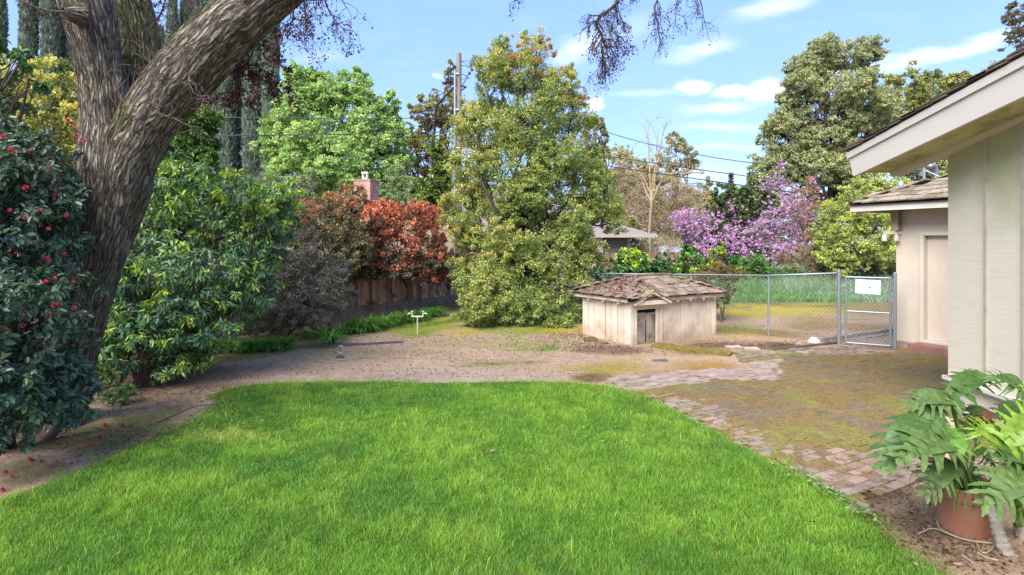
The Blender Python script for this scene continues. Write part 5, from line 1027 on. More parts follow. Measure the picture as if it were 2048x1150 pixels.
plant('bronze_photinia', 'rounded olive and bronze topped bush left of the bright red one', 'shrub', G(640, 645) + (0, .6, 0),
      [lobe(605,440,40,44,14.6,.8,tip=1.), lobe(600,500,40,44,14.4,.7,tip=.5), lobe(640,440,62,46,15.8,1,tip=.9), lobe(700,470,55,50,15.6,.9,tip=.3), lobe(670,500,60,60,15.2,.9,tip=.15), lobe(615,480,50,50,15.4,.8,tip=.2), lobe(680,420,60,40,16.2,.9,tip=1.2), lobe(700,395,30,22,16.6,.5,tip=1.8), lobe(640,540,50,30,15,.6,tip=0)],
      42000, .075, .4, [A(98,108,70), A(120,122,78), A(78,92,62), A(132,118,82)], .09, WC, 'leaf_gloss', stems=4, seed=37, tip=[A(196,126,80), A(214,120,90), A(170,140,80)], tipamt=.6, cr=.2, jag=.4)
plant('red_photinia', 'bright red tipped bush spilling over the old board fence', 'shrub', G(800, 622) + (0, .7, 0),
      [lobe(745,440,55,40,16.6,1,tip=2), lobe(810,450,55,40,17.2,1,tip=2), lobe(860,455,40,44,18,.8,tip=2), lobe(730,490,55,50,16.2,.9,tip=.6), lobe(790,500,60,50,16.8,.9,tip=1.1), lobe(850,510,50,45,17.5,.8,tip=1.0), lobe(760,535,60,34,16.2,.7,tip=.25), lobe(835,532,60,28,17.2,.6,tip=.15), lobe(700,530,42,38,15.6,.6,tip=.1), lobe(890,520,36,36,18.2,.6,tip=.4), lobe(770,420,30,22,17,.5,tip=2.4), lobe(865,425,28,20,18,.5,tip=2.2)],
      72000, .085, .36, [A(72,88,56), A(92,96,66), A(58,70,50), A(116,80,70)], .09, WC, 'leaf_gloss', stems=5, seed=38, tip=[A(240,128,92), A(246,156,120), A(214,110,84), A(180,120,80)], tipamt=.8, cr=.18, jag=.4)
# tall gold tipped evergreen
TL = [lobe(1050,150,62,50,17,1,tip=1.2), lobe(1065,100,38,36,17,.6,tip=2.4), lobe(985,170,42,60,17,.9,tip=.8), lobe(1000,120,30,40,17.1,.6,tip=1.), lobe(1110,180,44,50,17,.8,tip=1.2), lobe(1130,230,50,50,17,.9,tip=.9), lobe(980,260,72,60,16.8,1.1,tip=1.3), lobe(1060,250,80,70,16.4,1.3,tip=.5), lobe(945,240,32,50,17,.6,tip=1.5), lobe(950,340,62,60,16.6,1,tip=1.4), lobe(1030,340,80,60,16.2,1.2,tip=.4), lobe(1120,320,76,60,16.4,1.1,tip=.4), lobe(1170,350,52,56,16.8,.8,tip=.5), lobe(1200,400,46,50,16.8,.8,tip=.5), lobe(935,410,54,56,16.4,.9,tip=1.6), lobe(1060,385,52,40,15.4,.7,tip=.4), lobe(1020,400,44,36,15.9,.7,tip=.5), lobe(1090,370,60,50,16.1,.9,tip=.4), lobe(1040,430,60,36,15.9,.8,tip=.4), lobe(1225,440,34,40,16.8,.5,tip=1.2), lobe(1140,420,66,56,16.2,1,tip=.4), lobe(1050,450,64,40,16.6,.8,tip=.2),
      lobe(990,500,56,60,15.8,.9,tip=1.3), lobe(1110,500,76,70,15.8,1.1,tip=.5), lobe(1060,540,70,60,15.4,1,tip=.4), lobe(980,570,56,60,15.2,.8,tip=1.0), lobe(1130,580,58,60,15.4,.9,tip=.4), lobe(1060,610,80,40,15,.9,tip=.3), lobe(950,625,52,24,14.6,.7,tip=.6), lobe(1000,600,60,48,14.9,.8,tip=.6), lobe(1165,510,36,50,15.9,.6,tip=1), lobe(925,460,30,50,16.4,.5,tip=1.6), lobe(930,545,40,50,16.6,.6,tip=.2), lobe(900,420,24,30,16.6,.3,tip=1.4), lobe(1150,200,20,18,17,.2,tip=1)]
plant('gold_tipped_tree', 'tall broad evergreen with golden tips and orange top left of the kennel', 'tree', G(1045, 645) + (0, .6, 0), TL, 270000, .075, .42, [A(132,156,80), A(156,176,92), A(112,136,72), A(174,186,100)], .12, A(66,56,48), 'leaf', seed=40, fork=.3, sub=3,
      tip=[A(216,212,120), A(196,202,108), A(218,196,112)], tipamt=.5, sat=4, per=46, cr=.19, jag=.34, core=.42)
# orange new growth at the very top belongs to the same tree
gt_ = [o_ for o_ in C.objects if o_.name == 'gold_tipped_tree'][0]
crown('orange_tips', gt_, [lobe(1060,85,28,20,17,.5), lobe(1095,95,28,20,17,.5), lobe(1060,130,50,40,16.9,.8), lobe(1115,165,34,30,16.9,.6), lobe(1140,205,40,30,16.9,.6), lobe(940,240,22,30,16.9,.4)], 5500, .07, .42, [A(206,166,104), A(190,168,92), A(204,146,96)], M['leaf'], seed=41, core=.8)
# spring green tree
plant('spring_green_tree', 'rounded bright spring green tree behind the brick chimney', 'tree', P(660, 485, 30) * (1, 1, 0),
      [lobe(600,190,42,48,30,1), lobe(660,190,50,44,30,1), lobe(715,180,34,36,30,.9), lobe(640,250,80,60,30,1.6), lobe(740,250,50,56,30,1.2), lobe(580,290,50,56,30,1.2), lobe(660,320,80,60,29,1.6), lobe(750,320,58,50,30,1.2), lobe(575,345,40,40,29.5,1), lobe(620,375,50,34,29,1), lobe(700,380,50,30,29,1), lobe(770,370,50,40,30,1), lobe(560,260,28,34,30,.7), lobe(620,160,24,20,30,.5), lobe(770,210,20,30,30,.5), lobe(790,270,24,36,30,.5)],
      160000, .13, .7, [A(160,196,110), A(176,208,128), A(136,174,98), A(190,216,140)], .3, A(70,60,54), 'leaf', seed=42, stems=3, fork=.3, sub=6, per=40, cr=.2, gap=.2, tip=[A(206,228,140)], tipamt=.3)
OAKC = [A(150,150,80), A(176,170,92), A(124,128,72), A(190,182,104)]
plant('mossy_oak', 'yellow green oak with dark crooked limbs left of the utility pole', 'tree', P(850, 485, 33) * (1, 1, 0),
      [lobe(860,230,40,30,33,1), lobe(890,200,26,26,33,.7), lobe(850,290,44,36,33,1), lobe(885,320,36,40,33,1), lobe(830,350,30,40,33,.8), lobe(860,400,50,40,33,1), lobe(905,150,14,20,33,.4), lobe(800,330,24,30,33.5,.6), lobe(902,260,26,36,33,.6)], 44000, .13, .55, OAKC, .3, A(72,64,58), 'leaf', seed=43, stems=2, sub=8, amp=.5, gap=.36, cr=.2, tip=[A(220,206,120)], tipamt=.25)
plant('loquat_bush', 'dark large leaved bush just left of the gold tipped tree', 'shrub', P(862, 485, 21) * (1, 1, 0),
      [lobe(862,380,26,34,21,.6), lobe(850,420,24,30,21,.6), lobe(880,345,20,26,21,.5), lobe(868,300,18,22,21,.4), lobe(885,400,18,30,21,.4)], 3600, .20, .42, [A(96,128,52), A(140,160,70), A(70,100,44)], .08, WC, 'leaf_gloss', seed=44, shape='l', droop=.1)
plant('olive_tree', 'soft pale green weeping foliage right of the brick chimney', 'tree', P(800, 485, 27) * (1, 1, 0), [lobe(800,400,40,36,27,1), lobe(770,400,30,30,27,.8), lobe(830,410,30,40,27,.8), lobe(790,360,30,30,27,.8)], 16000, .12, .4, [A(150,170,110), A(124,150,92), A(168,184,130)], .12, WC, 'leaf', seed=45, droop=1.2)
# cypresses
def cypress_mesh(seed):
    r_ = np.random.default_rng(seed); n_ = 15000; h = r_.random(n_) ** .85; th = r_.random(n_) * 2 * math.pi
    prof = np.minimum(1, (1 - h) * 5) ** .6 * (.72 + .28 * np.minimum(1, h * 8)) * (.85 + .3 * fbm(h * 30, th * 1.2, s=seed, o=3))
    r = .33 * prof * (.72 + .3 * r_.random(n_) ** .4); Pt = np.stack([r * np.cos(th), r * np.sin(th), h * 18 + .2], 1)
    out = np.stack([np.cos(th), np.sin(th), 0 * th], 1); A_ = norm(np.array([0, 0, 1.]) + out * .35 + r_.normal(size=(n_, 3)) * .25); L_ = .26 * r_.uniform(.5, 1.3, n_)
    Vv, Fc, nv = leaf_np(Pt, A_, norm(out + r_.normal(size=(n_, 3)) * .4), L_, L_ * .32, 'r')
    cc = (np.array([A(124,142,122), A(146,160,142), A(100,116,102)])[r_.integers(0, 3, n_)]) * (.7 + .6 * fbm(h * 40, th * 2, s=seed + 2, o=3))[:, None] * r_.uniform(.75, 1.25, (n_, 1))  # distance haze put into the greyed leaf colours
    return Vv, Fc, np.repeat(cc, nv, 0)
cyp = []
for v_ in range(3):
    t = empty('cypress', (0, 0, 0), 'tall narrow dark cypress', 'tree', 'row of tall cypresses'); Vv, Fc, cc = cypress_mesh(50 + v_); npmesh('crown', Vv, [Fc], M['leaf_matt'], t, cc)
    w = MB(); w.tube([(0, 0, -.1), (0, 0, 6), (0, 0, 17)], [.2, .12, .02], 8, A(110, 96, 88)); w.build('trunk', M['twig'], t); cyp.append(t)
CY = [(-4,37,1.1,'slim cypress partly cut by the left picture edge'),(58,36,1.15,'lone slender cypress left of the trunk with sky on both sides'),(100,36,1.1,'cypress left of the trunk, left one of a touching pair'),(120,37,1.15,'cypress left of the trunk, right one of a touching pair'),(145,37,.92,'shorter cypress close left of the massive trunk'),(165,38,.86,'cypress mostly hidden by the left edge of the massive trunk'),
      (345,37,.98,'cypress seen in the fork between the upright limb and the leaning limb'),(375,38,1.1,'cypress top just over the leaning limb near the upper picture edge'),(402,37,1.12,'cypress rising over the leaning limb, rightmost of those above it'),
      (322,38,.86,'small cypress tip low in the tree fork'),(432,36,.95,'leftmost cypress of the dark group under the leaning limb'),(455,35,.97,'second cypress from the left under the leaning limb'),(480,36,1.0,'third cypress from the left under the leaning limb'),(503,35,1.0,'cypress behind the purple dead leaves, with a sky slit on its right'),(522,37,.94,'thin cypress between the two rightmost tall ones'),(541,35,.98,'rightmost cypress next to the spring green tree'),(410,38,.8,'cypress low behind the leafy sapling')]
for k, (px, Z, s, lb) in enumerate(CY):
    s *= 1.3 if px > 420 else 1.05; q_ = P(px, 485, Z); src = cyp[k % 3]; loc = (q_[0], Z, 0)
    if k < 3: src.location = loc; src.scale = (s, s, s); src['label'] = lb
    else: copy_tree(src, loc, k * 1.3, s, lb)
# background right
plant('lichen_oak', 'open yellowish oak with lichened crooked limbs right of the big tree', 'tree', P(1345, 485, 38) * (1, 1, 0),
      [lobe(1350,310,34,26,38,1), lobe(1380,330,22,22,38,.7), lobe(1330,350,40,30,38,1), lobe(1290,370,44,36,38,1.2), lobe(1250,400,46,44,38,1.2), lobe(1330,420,60,50,38,1.4), lobe(1400,390,30,30,38,.9), lobe(1260,340,30,26,38.5,.8)], 30000, .16, .5, [A(200,190,124), A(180,170,114), A(160,152,120)], .32, A(170,150,112), 'leaf', seed=61, stems=3, sub=16, amp=.6, cr=.25, gap=.42)
plant('bare_thicket', 'tangle of tan bare branches behind the far plank fence', 'tree', P(1320, 485, 31) * (1, 1, 0),
      [lobe(1290,440,50,44,31,1.2), lobe(1350,450,44,44,31,1.2), lobe(1250,440,40,40,31,1), lobe(1320,400,50,40,31,1), lobe(1310,490,70,25,30,1), lobe(1260,380,50,50,32,1.2), lobe(1390,420,40,40,32,1.2)], 30000, .10, .4, [A(196,176,130), A(176,158,140), A(190,166,160)], .12, A(190,164,120), 'leaf', seed=62, stems=6, fork=.2, sub=34, amp=.5, cr=.3, gap=.3)
plant('golden_willow', 'soft golden green willowy tree behind the low roof right of the big tree', 'tree', P(1250, 485, 40) * (1, 1, 0),
      [lobe(1240,330,34,34,40,1.4), lobe(1270,380,44,44,40,1.6), lobe(1225,390,40,50,40,1.6), lobe(1290,430,44,34,40,1.4), lobe(1240,440,50,30,40,1.4)], 26000, .16, .4, [A(190,186,112), A(172,176,104), A(204,196,124)], .16, WC, 'leaf', seed=60, droop=1.2, gap=.15)
w = MB(); r_ = np.random.default_rng(64); b0 = P(1300, 485, 29) * (1, 1, 0); t = empty('bare_pollard', b0, 'tall pale bare tree of upright whips standing above the cables', 'tree'); tp_ = P(1302, 380, 29)
w.tube(wiggle(b0, tp_, 8, .06, r_), np.linspace(.08, .06, 8), 8, A(160,144,112)); w.build('trunk', M['twig'], t, smooth=True); w = MB()
for (x_, y_) in [(1292,232),(1332,236),(1316,258),(1340,330),(1270,330),(1360,360),(1255,300)]:
    q1 = P(x_, y_, 29 + r_.normal()*.3); pth = wiggle(tp_ - up * r_.uniform(0, 1), q1, 9, .06, r_); w.tube(pth, np.linspace(.06, .012, 9), 6, A(170,150,110)); twigs(w, [(pth[k_], (r_.normal(), r_.normal()*.4, .9)) for k_ in (4, 5, 6, 7)], r_, 1, .7, .015, .5, .2, 3, None, A(160,140,110))
w.build('limbs', M['twig'], t)
plant('small_oak', 'little yellow green oak crown peeping right of the big tree', 'tree', P(1190, 485, 30) * (1, 1, 0), [lobe(1190,250,24,16,30,.6), lobe(1180,290,30,34,30,.8), lobe(1205,275,14,22,30,.5), lobe(1190,340,34,34,30,.9)], 9000, .12, .5, OAKC, .16, A(84,72,60), 'leaf', seed=65, sub=8, amp=.5, gap=.3)
plant('dark_ivy_tree', 'dark ivy covered small tree standing in front of the pink blossom', 'tree', G(1470, 566), [lobe(1470,430,40,50,26.5,1.2), lobe(1440,470,34,40,26.5,1), lobe(1500,400,34,34,26.5,1), lobe(1480,500,50,40,26.5,1.2), lobe(1430,410,20,24,26.5,.6)], 17000, .13, .7, [A(74,96,56), A(96,116,70), A(60,76,50)], .16, A(120,108,100), 'leaf', seed=66, stems=2, tip=[A(200,214,80)], tipamt=.12, sub=12, gap=.3)
RBP = [A(228,172,226), A(238,196,234), A(216,156,216), A(224,188,218)]
def redbud(label, base, lobes, N, seed, group=None):
    t = empty('redbud', base, label, 'tree'); wood('trunk', t, base, lobes, .14, A(172,156,160), seed, 30, 4, fork=.25, amp=.35, twig=.2)
    crown('blossom', t, lobes, int(N * 1.7), .055, .8, RBP, M['petal'], seed=seed, per=11, cr=.075, gap=.46, jag=.5, core=.3, sat=9); return t
redbud('large pink flowering tree centred above the wire fence', G(1530, 566), [lobe(1540,440,60,56,26,1.4), lobe(1600,440,44,50,26,1.2), lobe(1490,470,60,44,25.5,1.2), lobe(1550,390,40,36,26,1), lobe(1600,400,34,34,26,.9), lobe(1450,480,44,30,25.5,1), lobe(1530,500,70,30,25.5,1.2), lobe(1590,500,50,30,25.5,1), lobe(1560,350,14,30,26,.4), lobe(1480,420,40,30,26,.8)], 17000, 67)
redbud('smaller pink flowering tree left of the large one behind the ivy bushes', G(1395, 570), [lobe(1380,430,30,18,25.5,.8), lobe(1375,455,34,16,25.5,.8), lobe(1395,480,34,20,25.5,.8), lobe(1360,435,20,12,25.5,.5), lobe(1400,500,34,16,25.5,.8), lobe(1415,440,24,24,25.5,.6)], 6500, 68)
OKP = [A(158,166,110), A(180,186,130), A(134,144,96), A(198,200,150)]
plant('live_oak', 'huge olive green live oak towering over the pink blossom', 'tree', P(1680, 485, 46) * (1, 1, 0),
      [lobe(1570,280,50,46,46,2), lobe(1580,235,44,34,46,1.6), lobe(1540,340,44,36,46,1.6), lobe(1620,150,46,36,46,1.6), lobe(1640,120,46,36,46,2), lobe(1690,110,56,34,46,2), lobe(1735,120,24,30,46,1.4), lobe(1610,175,50,36,46,2), lobe(1680,180,66,46,45,2.4), lobe(1740,200,52,46,45,2.2), lobe(1590,210,32,26,46,1.4), lobe(1600,250,36,26,46,1.4), lobe(1650,270,50,46,46,2.2), lobe(1590,310,50,36,46,2), lobe(1640,340,60,36,45,2.2), lobe(1560,350,44,26,46,1.6), lobe(1710,280,50,44,46,2), lobe(1700,340,60,40,45,2.2), lobe(1780,240,30,34,47,1.6), lobe(1760,300,44,40,46,1.8), lobe(1690,235,40,40,45,1.8), lobe(1540,375,30,20,46,1.4)],
      190000, .19, .5, OKP, .5, A(70,60,54), 'leaf', seed=70, stems=3, fork=.35, sub=8, amp=.45, droop=.8, gap=.22, cr=.2, per=42, tip=[A(198,200,140)], tipamt=.3)
plant('distant_oak', 'lower spreading oak row continuing right behind the house roof', 'tree', P(1900, 485, 52) * (1, 1, 0),
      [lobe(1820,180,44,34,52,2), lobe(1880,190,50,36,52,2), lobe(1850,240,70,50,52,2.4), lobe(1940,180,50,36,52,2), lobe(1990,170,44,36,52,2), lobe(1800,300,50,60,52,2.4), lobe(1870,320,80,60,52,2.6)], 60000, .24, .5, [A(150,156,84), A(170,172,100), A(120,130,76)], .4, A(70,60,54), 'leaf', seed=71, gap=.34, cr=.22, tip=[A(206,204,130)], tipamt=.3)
plant('overhead_tree', 'sparse foliage peeking over the roof in the upper right corner', 'tree', (22, 20, 0), [lobe(2050,40,34,40,20,1), lobe(2030,80,20,16,20,.5), lobe(2090,60,60,60,20,1.4)], 6000, .10, .5, [A(110,110,84), A(130,124,96)], .2, A(90,80,72), 'leaf', seed=72, gap=.3)
plant('lime_tree', 'small round lime green tree beside the garage eave', 'tree', G(1752, 590), [lobe(1720,420,60,44,23,1), lobe(1770,400,44,36,23,1), lobe(1690,450,44,46,23,1), lobe(1740,460,56,50,22.5,1), lobe(1700,500,46,36,22.5,.9), lobe(1770,500,40,36,22.5,.9), lobe(1735,380,40,22,23,.7), lobe(1660,470,30,40,23,.7), lobe(1800,450,40,50,23,.8)],
      60000, .09, .5, [A(146,162,92), A(172,184,104), A(122,138,82)], .14, A(84,72,64), 'leaf', seed=73, stems=3, fork=.3, sub=8, cr=.2, gap=.12, tip=[A(214,218,110)], tipamt=.5)
plant('tan_vines', 'dry hanging tan vines right of the pink blossom', 'vine', G(1620, 568), [lobe(1620,400,26,36,25,.8), lobe(1600,420,24,40,25,.8), lobe(1640,500,50,44,24.5,1), lobe(1600,520,44,26,24.5,.8)], 7000, .09, .3, [A(176,140,90), A(160,130,104)], .05, A(170,140,104), 'leaf_matt', seed=74, stems=5, fork=.1, sub=26, amp=.5, gap=.3, droop=1.5)
plant('purple_undergrowth', 'brown purple bramble tangle under the lime tree', 'shrub', G(1680, 575), [lobe(1650,520,50,24,24,1), lobe(1720,525,50,22,24,1), lobe(1770,530,34,20,24,.8), lobe(1690,545,70,16,23.5,.8)], 16000, .09, .4, [A(130,112,104), A(120,128,84), A(150,130,110)], .04, A(150,124,110), 'leaf_matt', seed=75, stems=5, sub=14, amp=.5, gap=.25)
IV = [A(72,118,60), A(98,146,76), A(54,92,50), A(120,164,90)]
plant('ivy_mound', 'rounded ivy mound with bright lime crown on the far plank fence', 'shrub', G(1262, 587), [lobe(1262,540,34,34,23.6,.8,tip=.1), lobe(1250,525,26,20,23.6,.6,tip=.6), lobe(1272,520,26,16,23.6,.6,tip=1.6), lobe(1258,508,26,9,23.6,.5,tip=3)], 8000, .13, .85, IV, .06, WC, 'leaf_gloss', seed=76, shape='l', tip=[A(190,216,60), A(206,226,80)], tipamt=.7, droop=.9)
plant('ivy_bush', 'slim ivy bush on the far fence between two larger ivy clumps', 'shrub', G(1325, 587), [lobe(1325,530,18,22,23.8,.5), lobe(1318,550,24,18,23.8,.5), lobe(1340,555,16,16,23.8,.4)], 3600, .13, .85, IV, .05, WC, 'leaf_gloss', seed=77, shape='l', droop=.9)
plant('ivy_column', 'tall ivy clump at the right end of the far plank fence', 'shrub', G(1378, 587), [lobe(1380,515,22,20,23.8,.6), lobe(1370,540,24,24,23.8,.6), lobe(1355,555,20,14,23.8,.4), lobe(1395,535,16,20,23.8,.4)], 5200, .13, .85, IV, .05, WC, 'leaf_gloss', seed=78, shape='l', droop=.9, tip=[A(180,210,70)], tipamt=.2)
plant('low_ivy', 'low ivy spreading at the foot of the far fence left of the kennel roof', 'shrub', G(1215, 590), [lobe(1215,560,30,22,23,.6), lobe(1200,545,14,14,23,.4), lobe(1180,575,30,20,22,.6), lobe(1300,560,60,12,23,.5)], 6000, .12, .8, IV, .04, WC, 'leaf_gloss', seed=79, shape='l', droop=.9)
plant('rusty_hedge', 'flat topped hedge with rusty red tips behind the fence right of the kennel', 'shrub', G(1435, 642), [lobe(1430,545,46,14,16,.7), lobe(1400,555,26,14,16,.5), lobe(1460,550,26,14,16,.5), lobe(1430,575,44,26,15.8,.7,tip=.2), lobe(1440,600,20,16,15.8,.4,tip=.1)], 14000, .05, .5, [A(124,128,64), A(104,110,58), A(90,88,60)], .07, A(110,90,74), 'leaf', seed=80, stems=6, fork=.35, tip=[A(190,120,66), A(170,140,70)], tipamt=.5, gap=.2)
plant('round_green_bush', 'low round fresh green bush under the pink blossom', 'shrub', G(1500, 585), [lobe(1500,530,34,24,23.5,.8), lobe(1520,540,30,20,23.3,.7), lobe(1480,545,24,18,23.3,.6), lobe(1560,545,34,14,23.8,.6)], 9000, .11, .6, [A(100,146,72), A(130,170,92), A(80,120,60)], .05, WC, 'leaf', seed=81)
plant('yellow_sprout_bush', 'small bright yellow green bush at the foot of the ivy tree', 'shrub', G(1430, 590), [lobe(1430,515,16,18,24,.4), lobe(1445,500,14,14,24,.3), lobe(1660,545,12,14,23,.3)], 2200, .10, .7, [A(170,196,70), A(140,170,64)], .03, WC, 'leaf', seed=82, shape='l')
# far wood closing the view
r_ = np.random.default_rng(83)
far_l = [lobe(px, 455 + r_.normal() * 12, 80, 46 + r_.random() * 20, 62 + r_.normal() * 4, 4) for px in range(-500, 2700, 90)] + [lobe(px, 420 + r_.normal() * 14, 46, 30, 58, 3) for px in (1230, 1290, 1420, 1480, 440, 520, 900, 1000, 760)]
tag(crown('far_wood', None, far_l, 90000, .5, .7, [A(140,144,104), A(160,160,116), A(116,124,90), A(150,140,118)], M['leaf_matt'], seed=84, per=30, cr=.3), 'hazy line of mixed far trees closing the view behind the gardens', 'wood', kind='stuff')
for px, y0, lb in [(1462, 345, 'tiny distant dark conifer spire right of the bare oak'), (1500, 345, 'taller distant conifer spire just left of the live oak'), (1508, 350, 'distant conifer spire touching the live oak edge')]:
    bq = P(px, 485, 58) * (1, 1, 0); t = empty('distant_conifer', bq, lb, 'tree'); hh_ = H + (HY - y0) / F * 58; w = MB(); w.tube([bq, bq + up*hh_], [.2, .03], 6, A(110,90,80)); w.build('trunk', M['twig'], t)
    n_ = 1500; hz = r_.random(n_); rr_ = (1 - hz) * .9 * r_.random(n_) ** .5 + .05; th = r_.random(n_) * 6.28; Pt = np.stack([bq[0] + rr_*np.cos(th), bq[1] + rr_*np.sin(th), hh_ * (.25 + .75 * hz)], 1)
    Vv, Fc, nv = leaf_np(Pt, norm(r_.normal(size=(n_, 3)) * (1, 1, .3)), norm(r_.normal(size=(n_, 3))), np.full(n_, .3), np.full(n_, .12)); npmesh('crown', Vv, [Fc], M['leaf_matt'], t, np.repeat(np.array(A(104,104,92)) * r_.uniform(.7, 1.2, (n_, 1)), nv, 0))
# small sprouts
plant('laurel_seedling', 'small pale green seedling bush on the shaded bed', 'shrub', G(238, 808), [lobe(235,790,28,18,7.6,.2), lobe(250,782,16,12,7.6,.15), lobe(222,795,14,10,7.6,.12)], 420, .065, .38, [A(120,150,84), A(96,126,72)], .01, WC, 'leaf', seed=86, shape='l', stems=3, per=10, cr=.4)
plant('laurel_sucker', 'low sparse green suckers beneath the laurel stems', 'shrub', G(320, 768), [lobe(320,750,34,12,8.6,.25), lobe(350,742,18,10,8.6,.2)], 300, .06, .4, [A(110,140,80)], .01, WC, 'leaf', seed=87, shape='l', stems=2, per=8, cr=.4)
plant('kennel_weed', 'low leafy dark green plant between the big tree and the kennel', 'shrub', G(1152, 612), [lobe(1155,600,18,12,19,.4), lobe(1165,590,12,10,19,.3)], 900, .12, .5, [A(90,130,84), A(110,150,100)], .02, WC, 'leaf_gloss', seed=88, shape='l')

# ---------------------------------------------------------------- strap leaved clumps
def strap_V(n_, L, wd, seed, up0=.8, cols=((100,160,60), (76,130,52), (140,186,84)), bend=1.0, org=(0, 0, 0), rad=.06):
    r_ = np.random.default_rng(seed); S_ = 6; V, cl = [], []; Fq = []; k = 0
    for i in range(n_):
        th = r_.random() * 6.283; ln = L * r_.uniform(.6, 1.15); d = np.array([math.cos(th), math.sin(th), 0]); s = np.array([-d[1], d[0], 0]); p = np.array(org) + d * r_.random() * rad; el = r_.uniform(up0, 1.45); c = np.array(A(*cols[r_.integers(len(cols))])) * r_.uniform(.7, 1.25)
        for j in range(S_ + 1):
            w_ = wd * (1 - (j / S_) ** 2 * .85) / 2; V += [p - s * w_, p + s * w_]; cl += [c, c]; p = p + (d * math.cos(el) + up * math.sin(el)) * ln / S_; el -= bend * r_.uniform(.2, .42)
        for j in range(S_): Fq.append([k + 2*j, k + 2*j+1, k + 2*j+3, k + 2*j+2])
        k += 2 * (S_ + 1)
    return np.array(V), np.array(Fq), np.array(cl)
A = lambda r, g, b, k=.8: S(r, g, b, k)
sv = []
for v_ in range(3):
    Vv, Fq, cl = strap_V(120, .56, .026, 90 + v_); o = npmesh('strap_leaf_clump', Vv, [Fq], M['grass'], None, cl, smooth=True); tag(o, 'x', 'plant', 'strap leaf clumps of the border'); sv.append(o)
ORD = 'first second third fourth fifth sixth seventh eighth ninth tenth eleventh twelfth thirteenth fourteenth fifteenth sixteenth seventeenth'.split()
r_ = np.random.default_rng(93); spots = []
for k in range(17):      # row along the board fence
    f = k / 16; x_, y_ = 690 + f * 190 + r_.normal() * 2, 668 - f * 37 + r_.normal() * 1.5; spots.append((x_, y_, r_.uniform(.85, 1.15), ORD[k] + ' clump from the left in the strap leaf row under the board fence'))
for k in range(13):
    f = k / 12; x_, y_ = 395 + f * 160 + r_.normal() * 3, 706 - f * 8 + r_.normal() * 2; spots.append((x_, y_, r_.uniform(.75, 1.0), ORD[k] + ' clump from the left in the low strap leaf row below the laurel'))
spots += [(570, 696, 1.0, 'pale green strap leaved clump at the right end of the laurel row'), (658, 690, 1.2, 'single large bright strap leaved clump standing apart by the grey pipe')]
for k, (x_, y_, s_, lb) in enumerate(spots):
    o = sv[k] if k < 3 else sv[k % 3].copy()
    if k >= 3: C.objects.link(o)
    q_ = GG(x_, y_); o.location = q_; o.rotation_euler = (0, 0, k * 1.7); o.scale = (s_, s_, s_ * .95); o['label'] = lb
    if k >= len(spots) - 2 and 'group' in o: del o['group']

# ---------------------------------------------------------------- terracotta pot, philodendron, cream planter
terra = surf('terracotta', A(178, 118, 94), .85, .2, 5, dirt=A(160, 128, 104), dscale=5, dlo=.46, dhi=.72, bscale=50, attr=False)
pc = np.array([3.42, 4.32, 0]); pt_ = empty('terracotta_pot', pc, 'large round terracotta pot on the soil beside the lawn edge', 'pot')
w = MB(); w.lathe(pc, [(r0*.92, z0*.95) for r0, z0 in [(0, -.01), (.175, -.01), (.185, .0), (.205, .12), (.222, .25), (.225, .262), (.238, .266), (.243, .29), (.244, .35), (.238, .362), (.222, .362), (.215, .34), (.21, .30)]], 48); w.build('body', terra, pt_, smooth=False)
w = MB(); w.lathe(pc, [(0, .29), (.195, .29)], 24, A(84, 66, 52)); w.build('potting_soil', surf('pot_soil', (1, 1, 1), .95), pt_)
Vv, Fq, cl = strap_V(150, .36, .012, 95, .3, ((90,140,50), (120,165,70), (70,110,44)), 1.5, pc + up*.31, .17); tag(npmesh('spider_grass', Vv, [Fq], M['grass'], None, cl, smooth=True), 'arching grassy leaves spilling over the rim of the terracotta pot', 'plant')
pc2 = np.array([(1880 - CX) / F * 5.55, 5.55, 0]); w = MB(); w.lathe(pc2, [(0, 0), (.10, 0), (.105, .02), (.115, .36), (.117, .37), (.135, .375), (.137, .43), (.13, .435), (.122, .43), (.118, .38), (.0, .375)], 32)
t2 = empty('cream_planter', pc2, 'slim cream planter against the house wall behind the big leaves', 'pot'); w.build('body', surf('cream_ceramic', S(206, 190, 160, .8), .5, .12, 4, dirt=A(160, 96, 76), dscale=3, dlo=.55, dhi=.62, attr=False), t2)
w = MB(); w.lathe(pc2, [(0, .385), (.115, .385)], 16, A(90, 60, 44)); w.build('potting_soil', surf('dry_soil', (1, 1, 1), .95), t2)
# philodendron
ph = empty('philodendron', G(2048, 1135), 'philodendron with deeply cut glossy leaves on a bent grey trunk leaning on the pot', 'plant')
w, uv2 = MB(), []
tp2 = smooth_line([P(1948, 985, 4.25), P(1972, 1000, 4.1), P(1990, 1040, 4.02), P(2000, 1075, 3.98), P(2020, 1115, 3.95), P(2060, 1132, 3.95), P(2110, 1120, 3.95)], 10)
n_ = len(tp2); rdd = np.linspace(.03, .052, n_) * (1 + .12 * np.sin(np.arange(n_) * 1.9)); w.tube(tp2, rdd, 14, A(176, 166, 150)); 
tb2 = smooth_line([P(2060, 1135, 4.1), P(2048, 1080, 4.15), P(2042, 1040, 4.2)], 8); w.tube(tb2, .05, 12, A(160, 146, 128))
w.build('trunk', surf('scarred_stem', (1, 1, 1), .85, .3, 18, dirt=A(96, 78, 62), dscale=9, dlo=.55, dhi=.66, bscale=30, bstr=.8, bdist=.02), ph, smooth=True)
lm = leafmat('philodendron_leaf', .45, .25, .45)
_n, _l, _b = lm.node_tree.nodes, lm.node_tree.links, lm.node_tree.nodes['Principled BSDF']
_a = [x_ for x_ in _n if x_.type == 'ATTRIBUTE'][0]
